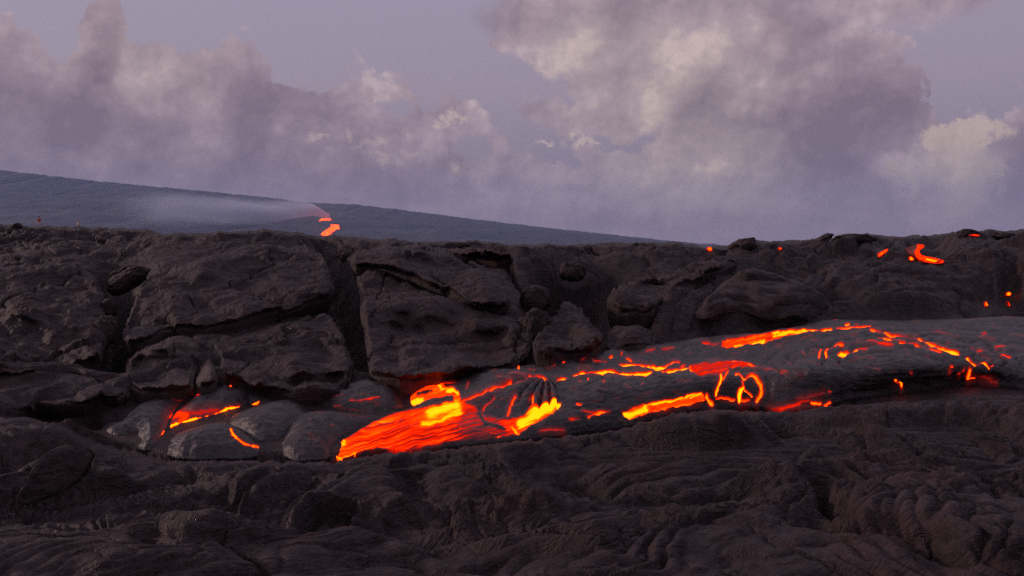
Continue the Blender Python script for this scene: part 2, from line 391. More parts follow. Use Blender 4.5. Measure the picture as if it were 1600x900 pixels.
# ------------------------------------------------------------ traced relief: a slab or lobe of real thickness lying on the land
def relief(name, poly, T, parent=None, mat=None, step=1.0, r=None, r_up=3.0, detail=None, heat=None, skirt=.3, undercut=.35, jag=1.5, seed=1, it=2, tilt=0.0, origin=None, split=None, flat=0.0, bulges=(), wave=0.0):
    P0 = smooth_poly(poly, it)
    jx = fbm(P0[:, 0] / 24., P0[:, 1] / 24., 4, seed) * jag; jy = fbm(P0[:, 0] / 24. + 50, P0[:, 1] / 24., 3, seed + 3) * jag
    P0 = P0 + np.stack([jx, jy], 1)
    x0, y0 = P0.min(0) - 2 * step; x1, y1 = P0.max(0) + 2 * step
    gx = np.arange(x0, x1, step); gy = np.arange(y0, y1, step * .75)
    GX, GY = np.meshgrid(gx, gy); ins = inside(GX, GY, P0)
    d_all, par = seg_dist(GX, GY, P0, True)
    # lower and side edges round off over r, upper edges over r_up
    area = np.sum(P0[:, 0] * np.roll(P0[:, 1], -1) - np.roll(P0[:, 0], -1) * P0[:, 1])
    e = np.roll(P0, -1, 0) - P0; nl = np.hypot(e[:, 0], e[:, 1]) + 1e-9
    ny = -e[:, 0] / nl * (1 if area > 0 else -1)              # >0: edge faces down the picture
    down = ny > -.35
    dlow = np.full(GX.shape, 1e9); dup = np.full(GX.shape, 1e9)
    for i in range(len(P0)):
        ax, ay = P0[i]; dx, dy = e[i]; L = dx * dx + dy * dy + 1e-9
        t = np.clip(((GX - ax) * dx + (GY - ay) * dy) / L, 0, 1); d = np.hypot(GX - ax - t * dx, GY - ay - t * dy)
        if down[i]: dlow = np.minimum(dlow, d)
        else: dup = np.minimum(dup, d)
    cx, cy = P0.mean(0)
    if r is None:
        r = T * F / float(hit(np.array([cx]), np.array([cy]))[1][0]) * .9
    prof = lambda d, rr: np.sqrt(np.clip(1 - (1 - np.clip(d / rr, 0, 1)) ** 2, 0, 1))
    Y0 = hit(GX, GY)[1] if not flat else None
    # a face no steeper than upright: it may not rise faster than the picture rows do
    pr = flat + (1 - flat) * sst(dlow, 0, max(r, .5)) if flat else np.tanh(.80 * dlow / (F * T / Y0))
    t = T * pr * (1 - (.12 if flat else .35) * (1 - sst(dup, 0, r_up)))
    t = t + tilt * (GX - cx) / F * 10
    if detail is not None and getattr(detail, 'pre', False): t = t + detail(GX, GY, d_all)
    # snap rim vertices on to the outline
    vi = -np.ones(GX.shape, int); keep = ins
    idx = np.where(keep); vi[idx] = np.arange(len(idx[0]))
    px, py, tt, dd = GX[idx], GY[idx], t[idx], d_all[idx]
    q = np.stack([vi[:-1, :-1], vi[:-1, 1:], vi[1:, 1:], vi[1:, :-1]], -1).reshape(-1, 4); q = q[(q >= 0).all(1)]
    q = q[:, ::-1]                                             # face the sky
    ed = np.concatenate([q[:, [0, 1]], q[:, [1, 2]], q[:, [2, 3]], q[:, [3, 0]]])
    key = np.sort(ed, 1); kk = key[:, 0].astype(np.int64) * (len(px) + 1) + key[:, 1]
    u, inv, cnt = np.unique(kk, return_inverse=True, return_counts=True); bd = ed[cnt[inv] == 1]; bv = np.unique(bd)
    rim = bv
    if len(rim):
        rx_, ry_ = px[rim].copy(), py[rim].copy(); bd_ = np.full(len(rim), 1e9)
        for k_ in range(len(P0)):
            ax, ay = P0[k_]; dx, dy = e[k_]; L_ = dx * dx + dy * dy + 1e-9; tq = np.clip(((px[rim] - ax) * dx + (py[rim] - ay) * dy) / L_, 0, 1)
            nx_, ny_ = ax + tq * dx, ay + tq * dy; d_ = np.hypot(px[rim] - nx_, py[rim] - ny_); w_ = d_ < bd_
            bd_ = np.where(w_, d_, bd_); rx_ = np.where(w_, nx_, rx_); ry_ = np.where(w_, ny_, ry_)
        px = px.copy(); py = py.copy(); px[rim] = rx_; py[rim] = ry_; dd = dd.copy(); dd[rim] = 0; tt[rim] = T * flat if flat else 0.0 * tt[rim]
        tt[rim] = tt[rim] if flat else t[idx][rim] * .5
    if bulges:
        for cx_, cy_, ax_, ay_, h_ in bulges: tt = tt + h_ * np.exp(-((px - cx_) / ax_) ** 2 - ((py - cy_) / ay_) ** 2) * np.clip(dd / 10, 0, 1)
    if wave: tt = tt + wave * fbm(px / 120. + seed, py / 62., 3, seed + 40) * np.clip(dd / 12, 0, 1)
    X, Y = hit(px, py, tt)
    Z = EYE - (py - HOR) / F * Y; Zs_ = Z.copy()
    # fine relief straight up
    H0 = heat(px, py, X, Y, dd) if heat is not None else None
    if H0 is not None: flow_heat_cache['h'] = H0; flow_heat_cache['n'] = len(px)
    if detail is not None and not getattr(detail, 'pre', False): Z = Z + detail(px, py, X, Y, dd)
    co = np.stack([X, Y, Z], 1)
    # rim: drop a skirt below the rim, tucked in
    faces = [q]; allco = [co]; n = len(co)
    prev_map = np.arange(len(co)); base = co[bv]; c3 = co.mean(0)
    heats = [H0] if heat is not None else None
    inward = np.stack([(c3[0] - base[:, 0]), np.abs(c3[1] - base[:, 1]) * .5 + .3], 1); inward /= np.linalg.norm(inward, axis=1, keepdims=True) + 1e-6
    inward[:, 1] = np.abs(inward[:, 1])
    last = {None: None}; lay_prev = prev_map
    for s_i, fr in enumerate((.12, .35, .7, 1.0)):
        wob = fbm(base[:, 0] * 2.6, base[:, 1] * 1.3 + s_i * .9, 3, seed + 9) * .04 * (.4 + skirt)
        nc = base.copy(); nc[:, 2] = Zs_[bv] * min(1, fr * 3) + base[:, 2] * (1 - min(1, fr * 3)); nc[:, 2] -= skirt * fr; nc[:, 1] += undercut * skirt * fr + wob * .5; nc[:, 0] += inward[:, 0] * undercut * skirt * fr * .5 + wob * .4
        m2 = -np.ones(len(co), int); m2[bv] = n + np.arange(len(bv)); n += len(bv)
        f = np.stack([lay_prev[bd[:, 1]], lay_prev[bd[:, 0]], m2[bd[:, 0]], m2[bd[:, 1]]], 1); faces.append(f); allco.append(nc); lay_prev = m2
        nc[:, 2] += .0
        if heats is not None: heats.append(heats[0][bv] * (1 - fr) ** 1.5)
    co = np.vstack(allco); fc = np.vstack(faces); ht = None if heats is None else np.concatenate(heats)
    if split is None:
        if origin is None: origin = (float(c3[0]), float(c3[1]), float(co[:, 2].min()))
        return np_mesh(name, co, fc, mat, parent, heat=ht, origin=origin)
    return co, fc, ht, np.concatenate([px] + [px[bv]] * 4), np.concatenate([py] + [py[bv]] * 4)

def rock_detail(seed, amp=.035, layer=0.0, strat=0.0):
    amp = amp * 1.15
    def f(px, py, X, Y, d):
        h = fbm(X * 1.1, Y * 1.1, 3, seed) * amp * 1.2 + (ridged(X * 2.1 + 9, Y * 2.1, 3, seed + 5) - 1) * amp * .28 + fbm(X * 14, Y * 14, 3, seed + 11) * amp * .22
        u_ = X * .84 + Y * .5; v_ = -X * .5 + Y * .84
        h = h + ridged(u_ * .7 + .2 * pn(X, Y, seed), v_ * 4.5 + .6 * pn(X * .8, Y * .8, seed + 7), 3, seed + 31) * amp * .45
        if strat: h = h + np.abs(np.sin((X * .5 + Y + .35 * fbm(X * .8, Y * .8, 3, seed + 2)) * strat)) * amp * .7
        # broken into plates: sharp joints, each plate a little out of true
        wx_ = X + .22 * pn(X * 2.1, Y * 2.1, seed + 21) + .05 * pn(X * 9, Y * 9, seed + 3); wy_ = Y * .8 + .22 * pn(X * 2.1 + 9, Y * 2.1, seed + 22) + .05 * pn(X * 9, Y * 9 + 4, seed + 4)
        f1, f2, cid, cx, cy = worley(wx_ * .75, wy_ * .55, seed); r1 = _perm[cid] / 4096.; r2 = _perm[_perm[cid]] / 4096.
        h = h + amp * (1.6 * (r1 - .5) + (r2 - .5) * 2.4 * cx + (r1 - .4) * 2.0 * cy) - amp * 2.0 * np.exp(-((f2 - f1) / .022) ** 2)
        f1, f2, cid, cx, cy = worley(wx_ * 3.1, wy_ * 2.2, seed + 5); r1 = _perm[cid] / 4096.
        h = h + amp * .35 * (r1 - .5) - amp * .5 * np.exp(-((f2 - f1) / .05) ** 2) * (r1 > .55)
        return h
    return f

# ------------------------------------------------------------ heat traced along the breaks in the crust
# (kind, points in photo pixels, half width, peak, softness)
Z1 = lambda *p: [(140 + a / 4, 560 + b / 4) for a, b in p]
Z2 = lambda *p: [(500 + a / 4, 560 + b / 4) for a, b in p]
Z3 = lambda *p: [(860 + a / 4, 500 + b / 4) for a, b in p]
Z4 = lambda *p: [(1200 + a / 4, 480 + b / 4) for a, b in p]
TONGUE = Z2((85, 560), (100, 530), (180, 492), (300, 430), (370, 385), (450, 345), (560, 328), (700, 308), (830, 262), (880, 268), (960, 292), (1010, 350), (1100, 372), (1170, 385),
            (1240, 372), (1330, 305), (1400, 300), (1510, 265), (1500, 310), (1440, 372), (1350, 400), (1270, 452), (1240, 472), (1150, 486), (1000, 492), (850, 512), (700, 552), (480, 582),
            (380, 556), (290, 572), (230, 590), (120, 628), (90, 600))
UPPER = Z2((520, 225), (535, 195), (570, 175), (640, 155), (735, 140), (765, 115), (768, 160), (800, 178), (850, 185), (870, 215), (880, 270), (835, 275), (828, 245), (700, 262), (640, 285), (570, 300), (540, 262))
CHANNEL = Z3((1060, 172), (1080, 130), (1200, 110), (1350, 92), (1600, 70), (1600, 82), (1480, 105), (1350, 140), (1200, 178), (1120, 180))
PATCH = Z3((860, 300), (920, 275), (1060, 268), (1180, 285), (1290, 300), (1300, 325), (1120, 312), (1090, 350), (1040, 362), (920, 362), (880, 345))
LOG = Z3((440, 590), (470, 580), (560, 545), (600, 530), (680, 525), (800, 500), (930, 472), (965, 488), (960, 530), (880, 545), (780, 560), (620, 600), (520, 630), (480, 625))
AREAS = [  # polygon, base heat, streak amount, edge boost, group id
    (TONGUE, .61, .22, .08), (UPPER, .66, .10, .16), (CHANNEL, .64, .22, .14), (PATCH, .50, .10, .10), (LOG, .62, .10, .25)]
HOT = [  # yellow patches inside areas: line, half width, peak, soft
    (Z2((650, 405), (700, 400), (870, 325)), 3, .95, 6), (Z2((690, 345), (760, 318), (850, 290)), 8, 1.0, 9), (Z2((560, 275), (630, 255)), 7, 1.0, 4),
    (Z2((105, 575), (120, 540), (150, 520)), 3, .98, 4), (Z2((95, 600), (120, 622), (150, 612), (215, 585)), 1.5, .92, 3),
    (Z2((1260, 395), (1350, 345), (1420, 320), (1490, 285)), 9, 1.02, 7), (Z2((1200, 420), (1240, 460)), 1, .95, 2), (Z2((745, 160), (765, 185), (840, 190), (865, 215)), 1.8, 1.0, 3),
    (Z2((1070, 465), (1120, 482)), 1.2, .98, 2), (Z3((460, 600), (520, 595), (590, 565)), 6, .98, 5), (Z3((600, 535), (700, 525), (850, 490), (940, 475)), 1.3, .97, 3),
    (Z3((1160, 170), (1200, 172), (1330, 138)), 1.5, .97, 3), (Z3((1400, 95), (1500, 80), (1600, 75)), 1.5, .97, 3), (Z3((860, 310), (880, 340)), 1.5, .95, 3), (Z3((590, 545), (600, 585)), 2, .98, 3)]
LINES = [  # line, half width px, peak heat, softness px
    (Z2((880, 270), (1000, 235), (1100, 200), (1195, 175)), 1.4, .70, 5), (Z2((910, 190), (930, 155)), 1, .55, 3), (Z2((765, 150), (840, 155)), 1, .6, 4),
    (Z2((1015, 325), (1040, 290), (1090, 255)), 1, .68, 4), (Z2((1170, 360), (1190, 300), (1220, 255)), 1.4, .70, 4), (Z2((1330, 250), (1330, 300)), 1.2, .80, 3), (Z2((1220, 195), (1300, 165)), .8, .55, 4),
    (Z2((1310, 140), (1390, 125), (1410, 142)), 1.6, .88, 3), (Z2((1480, 130), (1540, 122)), 1.4, .85, 3), (Z2((1240, 45), (1240, 62)), 1.2, .85, 2), (Z2((1300, 62), (1345, 68)), .8, .5, 3),
    (Z2((1455, 35), (1465, 45)), 1, .6, 2), (Z2((1525, 20), (1525, 38)), 1, .7, 2), (Z2((1100, 130), (1300, 150)), 1.5, .38, 8),
    (Z2((1380, 465), (1440, 455), (1520, 462)), 1.2, .6, 5), (Z2((1560, 395), (1600, 400)), 1.2, .6, 3),
    (Z2((190, 262), (260, 262), (370, 242)), .9, .66, 3), (Z2((90, 296), (130, 300)), .7, .5, 3), (Z2((130, 325), (240, 345), (380, 352)), .9, .52, 5),
    (Z3((40, 372), (90, 365)), 1.6, .88, 3), (Z3((150, 350), (210, 335), (300, 345), (370, 330), (440, 345), (520, 352), (630, 346)), 2.2, .96, 3), (Z3((440, 285), (530, 282), (600, 295), (660, 330), (700, 320)), 1.8, .92, 4),
    (Z3((640, 300), (680, 315), (720, 305)), 4, .95, 4), (Z3((700, 340), (770, 335), (860, 318)), 1.8, .95, 3), (Z3((720, 295), (760, 270), (800, 270)), 1.3, .85, 4), (Z3((780, 325), (840, 295)), 1, .7, 4),
    (Z3((1130, 275), (1220, 285), (1290, 318)), 1.4, .78, 4), (Z3((1290, 315), (1370, 322)), .8, .5, 4), (Z3((1420, 340), (1480, 355)), .7, .5, 4),
    (Z3((1065, 350), (1070, 390), (1045, 430), (1035, 480)), 2.0, .93, 4), (Z3((1110, 330), (1075, 400)), 1.5, .75, 4), (Z3((1160, 358), (1190, 365), (1215, 390)), 1.6, .90, 3),
    (Z3((1215, 385), (1250, 360), (1290, 385), (1320, 430), (1320, 470), (1290, 520)), 3.2, .80, 4), (Z3((1205, 435), (1180, 470), (1180, 520)), 3.4, 1.0, 3), (Z3((1210, 450), (1250, 475), (1260, 495)), 1.0, .88, 2),
    (Z3((1190, 520), (1240, 515)), 2, .7, 4), (Z3((1035, 500), (1100, 512), (1150, 518)), 1.6, .72, 3), (Z3((975, 490), (985, 525), (1010, 535)), 3, .84, 3), (Z3((1200, 395), (1205, 430)), 1, .7, 3),
    (Z3((20, 265), (22, 280)), 1.5, .75, 2), (Z3((80, 275), (85, 258)), 1.5, .72, 2), (Z3((120, 238), (145, 232)), 1, .66, 2), (Z3((200, 262), (225, 245), (265, 240)), 2, .6, 4), (Z3((270, 270), (350, 275)), 1.0, .6, 3),
    (Z3((370, 240), (385, 238)), 1.3, .8, 2), (Z3((440, 228), (450, 218)), 1.2, .6, 2), (Z3((480, 248), (505, 256)), 1.8, .7, 3), (Z3((600, 200), (650, 190)), 1, .55, 3), (Z3((700, 195), (740, 190), (770, 185)), 1.4, .52, 4),
    (Z3((950, 145), (1000, 148)), 1, .68, 3), (Z3((985, 160), (1050, 155)), 1.2, .5, 4), (Z3((180, 395), (185, 385)), 1.3, .65, 2), (Z3((235, 395), (235, 380)), 1.3, .72, 2), (Z3((330, 410), (335, 390)), 1.3, .6, 2), (Z3((570, 410), (580, 405)), 1, .5, 2),
    (Z3((165, 545), (190, 553)), 1.3, .85, 2), (Z3((200, 598), (270, 598)), .9, .6, 3), (Z3((240, 625), (290, 605), (360, 588)), 2.2, .80, 4), (Z3((140, 640), (180, 638)), .9, .6, 3),
    (Z3((1340, 570), (1450, 555), (1560, 540)), 1.6, .62, 5), (Z4((0, 640), (100, 628), (180, 620), (260, 600)), 2.0, .52, 8), (Z4((270, 612), (330, 605)), 1.6, .82, 3), (Z4((345, 618), (390, 600)), 1.2, .78, 2), (Z4((380, 548), (396, 550)), 1.0, .62, 2), (Z4((180, 600), (350, 560)), 3, .36, 10),
    (Z4((430, 140), (520, 139), (640, 133)), 1.1, .80, 2), (Z4((400, 76), (425, 80)), 1.0, .66, 2), (Z4((485, 118), (505, 112)), 2.0, .84, 2), (Z4((540, 118), (565, 118)), 1, .6, 2), (Z4((120, 160), (240, 158), (395, 145)), 1.3, .92, 3),
    (Z4((640, 160), (720, 185), (800, 202), (890, 215), (960, 235), (1040, 265), (1110, 290), (1190, 310)), 1.1, .84, 3), (Z4((1110, 290), (1190, 308)), 1.4, .95, 2),
    (Z4((720, 230), (770, 232)), 1.0, .84, 2), (Z4((690, 222), (820, 240), (920, 260)), .9, .62, 3), (Z4((825, 250), (870, 254)), 1.1, .82, 2), (Z4((920, 260), (1000, 280), (1080, 308)), .9, .72, 3),
    (Z4((515, 256), (600, 250), (690, 262)), .9, .58, 3), (Z4((690, 265), (780, 268)), 1.0, .66, 3), (Z4((440, 325), (480, 315), (560, 296)), 1.6, .94, 2), (Z4((560, 292), (620, 280)), .9, .66, 3),
    (Z4((358, 322), (372, 300), (410, 275), (470, 264)), 1.1, .74, 3), (Z4((360, 318), (370, 335)), 1.4, .88, 2), (Z4((318, 350), (325, 315), (340, 285)), 1.2, .78, 2), (Z4((280, 285), (310, 275)), .9, .5, 3), (Z4((215, 312), (225, 325)), .9, .5, 3), (Z4((195, 215), (270, 182)), .9, .42, 4),
    (Z4((1030, 178), (1140, 195)), .9, .46, 4), (Z4((1335, 180), (1365, 178)), .9, .6, 2), (Z4((1320, 208), (1350, 208)), .8, .45, 2), (Z4((1270, 272), (1310, 285), (1370, 292)), .9, .62, 3), (Z4((1420, 275), (1480, 272)), .9, .6, 3), (Z4((1500, 266), (1515, 262)), .9, .66, 2),
    (Z4((1455, 320), (1510, 335)), 1.2, .70, 3), (Z4((1310, 308), (1390, 345)), .9, .56, 3), (Z4((1242, 335), (1265, 370), (1300, 378), (1350, 385), (1400, 405)), 1.6, .92, 3), (Z4((1245, 345), (1270, 375)), 2.4, .90, 3), (Z4((1262, 410), (1262, 440), (1240, 458), (1290, 456)), 2.2, .80, 3), (Z4((1190, 450), (1225, 415)), .9, .66, 3), (Z4((1145, 395), (1155, 400)), 1.5, .72, 3), (Z4((1140, 400), (1135, 440)), 2, .42, 5),
    (Z4((790, 472), (800, 478)), 1.6, .88, 2), (Z4((810, 490), (835, 515)), 2.4, .90, 2), (Z4((890, 420), (900, 430)), 1.2, .5, 3), (Z4((0, 398), (120, 440)), 1.0, .42, 5), (Z4((1300, 455), (1430, 480)), 1.2, .40, 5), (Z4((360, 208), (410, 206)), 1, .42, 3), (Z4((640, 390), (700, 405)), 1, .35, 3)]
TOE = [
    (Z1((465, 468), (500, 430), (530, 412), (640, 385), (760, 362), (820, 345), (880, 312), (930, 305)), 2.3, .98, 5), (Z1((485, 470), (490, 525)), .9, .62, 2), (Z1((455, 470), (480, 460)), 1.8, .80, 3),
    (Z1((510, 370), (560, 340), (620, 355), (560, 385)), 5, .60, 12), (Z1((540, 350), (640, 340), (800, 325)), 4, .44, 12),
    (Z1((1010, 298), (1055, 268)), 1.8, .86, 2), (Z1((880, 438), (900, 475), (925, 500)), 1.4, .88, 2), (Z1((925, 500), (980, 530), (1060, 552)), 1.3, .80, 2), (Z1((880, 160), (882, 178)), 1.4, .84, 2),
    (Z1((1130, 180), (1170, 208), (1195, 206)), 1.3, .76, 3), (Z1((520, 240), (600, 238), (680, 225)), 1.1, .66, 3), (Z1((1350, 212), (1400, 205)), .9, .5, 3), (Z1((890, 470), (900, 480)), 1, .8, 3)]
def line_heat(px, py, lst, acc=None):
    h = np.zeros(px.shape) if acc is None else acc
    for pts, hw, pk, so in lst:
        if pk < .7 and lst is LINES: pk *= .84
        if lst is LINES: hw *= .78
        p = np.asarray(pts, float); m = hw + so * 2 + 3
        w = np.where((px > p[:, 0].min() - m) & (px < p[:, 0].max() + m) & (py > p[:, 1].min() - m) & (py < p[:, 1].max() + m))
        if not len(w[0]): continue
        x, y = px[w], py[w]
        jx = x + fbm(x / 9., y / 6., 2, 3) * .7; jy = y + fbm(x / 14. + 9, y / 8., 3, 5) * .7
        d, par = seg_dist(jx, jy, smooth_poly(p, 2, False) if len(p) > 2 else p)
        n = smooth_poly(p, 2, False).shape[0] - 1 if len(p) > 2 else 1
        u = par / n; taper = .45 + .55 * np.sin(np.pi * np.clip(u * .9 + .05, 0, 1)) ** .5
        vary = .84 + .22 * pn(x / 20., y / 14., 8)
        ww = hw * taper * np.clip(vary + .25, .6, 1.4)
        core = np.clip(1 - (d - ww * .5) / (ww + .9), 0, 1); halo = np.exp(-np.maximum(d - ww, 0) / so)
        v = np.maximum(core * pk * np.clip(.86 + .25 * vary, .7, 1.03), halo * min(pk, .66) * .55 * (.7 + .5 * vary))
        h[w] = np.maximum(h[w], v)
    return h
def flow_heat(px, py, X, Y, dd):
    px = np.asarray(px, float); py = np.asarray(py, float)
    h = np.zeros(px.shape)
    jx = px + fbm(px / 14., py / 7., 4, 31) * 1.3; jy = py + fbm(px / 14. + 7, py / 7., 4, 37) * 1.0
    along = px * .965 - py * .26; across = px * .26 + py * .965
    bend = (py - 640) * .0
    streak = fbm(along / 75., across / 3.0 + .4 * pn(px / 60., py / 30., 3), 3, 41, .6)
    for poly, b, st, ed in AREAS:
        p = np.asarray(poly); w = np.where((px > p[:, 0].min() - 14) & (px < p[:, 0].max() + 14) & (py > p[:, 1].min() - 14) & (py < p[:, 1].max() + 14))
        x, y = jx[w], jy[w]; ins = inside(x, y, smooth_poly(poly, 1)); d, _ = seg_dist(x, y, smooth_poly(poly, 1), True)
        base = b + st * streak[w] * (1.0 if poly is not TONGUE else np.clip((y - 632) / 22, .25, 1)) + ed * np.exp(-d / 2.2) * (pn(x / 16., y / 16., 6) > -.25)
        if poly is TONGUE:
            base = base - .10 * sst(y, 655, 690) * sst(x, 575, 640) - .20 * sst(x, 690, 735) * (1 - sst(x, 770, 800)) * sst(y, 630, 650)
        v = np.where(ins, base * (.75 + .25 * np.clip(d / 2.0, 0, 1)), np.exp(-d / 3.0) * .34)
        h[w] = np.maximum(h[w], v)
    for pts, hw, pk, so in HOT:
        p = np.asarray(pts, float); m = hw + so * 3
        w = np.where((px > p[:, 0].min() - m) & (px < p[:, 0].max() + m) & (py > p[:, 1].min() - m) & (py < p[:, 1].max() + m))
        d, _ = seg_dist(jx[w], jy[w], p)
        d = d - hw * .35 + streak[w] * 3.0
        v = pk * np.exp(-(np.maximum(d, 0) / (so * 1.5)) ** 1.6); h[w] = np.where(h[w] > .3, np.maximum(h[w], v), h[w])
    h = line_heat(px, py, LINES, h)
    h = line_heat(px, py, TOE, h)
    # dark rafts of crust afloat on the glow
    for pts, hw in ((Z2((610, 298), (700, 270), (825, 250)), 3.2), (Z2((615, 215), (690, 198)), 2.0), (Z2((1030, 400), (1120, 425), (1150, 440)), 2.0), (Z2((990, 340), (1020, 385)), 1.5)):
        d, _ = seg_dist(jx, jy, pts); h = h * (1 - .85 * np.exp(-(np.maximum(d - hw * .6, 0) / 1.6) ** 2))
    # cool skin with a faint red heart seen between the ropes
    h = np.maximum(h, .22 * sst(fbm(px / 30., py / 9., 3, 77), .25, .7) * np.exp(-((py - 600 + (px - 900) * .12) / 55) ** 2))
    return np.clip(h, 0, 1.05)

# rope wrinkles: waves whose crests follow the curl of the flow
def ropes(phase, sharp=.7):
    return np.abs(np.sin(phase)) ** sharp
def flow_detail(px, py, X, Y, dd):
    w = fbm(px / 60., py / 25., 3, 51)
    # swirl round (1400, 565)
    ex = (px - 1410) / 170.; ey = (py - 572) / 42.; rad = np.sqrt(ex * ex + ey * ey)
    sw = ropes(rad * 16 + w * 2.2) * np.exp(-((rad - .85) / .55) ** 2)
    # creases hanging from (845, 592) like a curtain
    an = np.arctan2(py - 588, px - 852.); rd = np.hypot(px - 852, (py - 588) * 1.6)
    fan = ropes(an * 9 + w * 1.2) * np.exp(-((rd - 50) / 42) ** 2) * (px < 870) * (py > 588)
    # tongue streaks
    across = px * .26 + py * .965
    st = ropes(across / 3.3 + w * 2.5) * sst(px, 520, 560) * (1 - sst(px, 760, 800)) * sst(py, 630, 650)
    # lobe in the middle: ropes along its length
    ml = ropes((py + px * .12) / 4.2 + w * 3.5) * sst(px, 860, 900) * (1 - sst(px, 1150, 1230)) * .55
    rg = ropes((py - px * .06) / 3.4 + w * 4) * sst(px, 1180, 1260) * .35
    h = sw * .055 + fan * .07 + st * .005 + ml * .035 + rg * .032
    h = h + fbm(X * 1.5, Y * .9, 3, 61) * .026 + ridged(X * 6, Y * 4, 3, 64) * .009
    h = h - .016 * sst(flow_heat_cache['h'] if flow_heat_cache.get('n') == len(px) else np.zeros(len(px)), .35, .8)
    return h * np.clip(dd / 4., 0, 1)
flow_heat_cache = {}

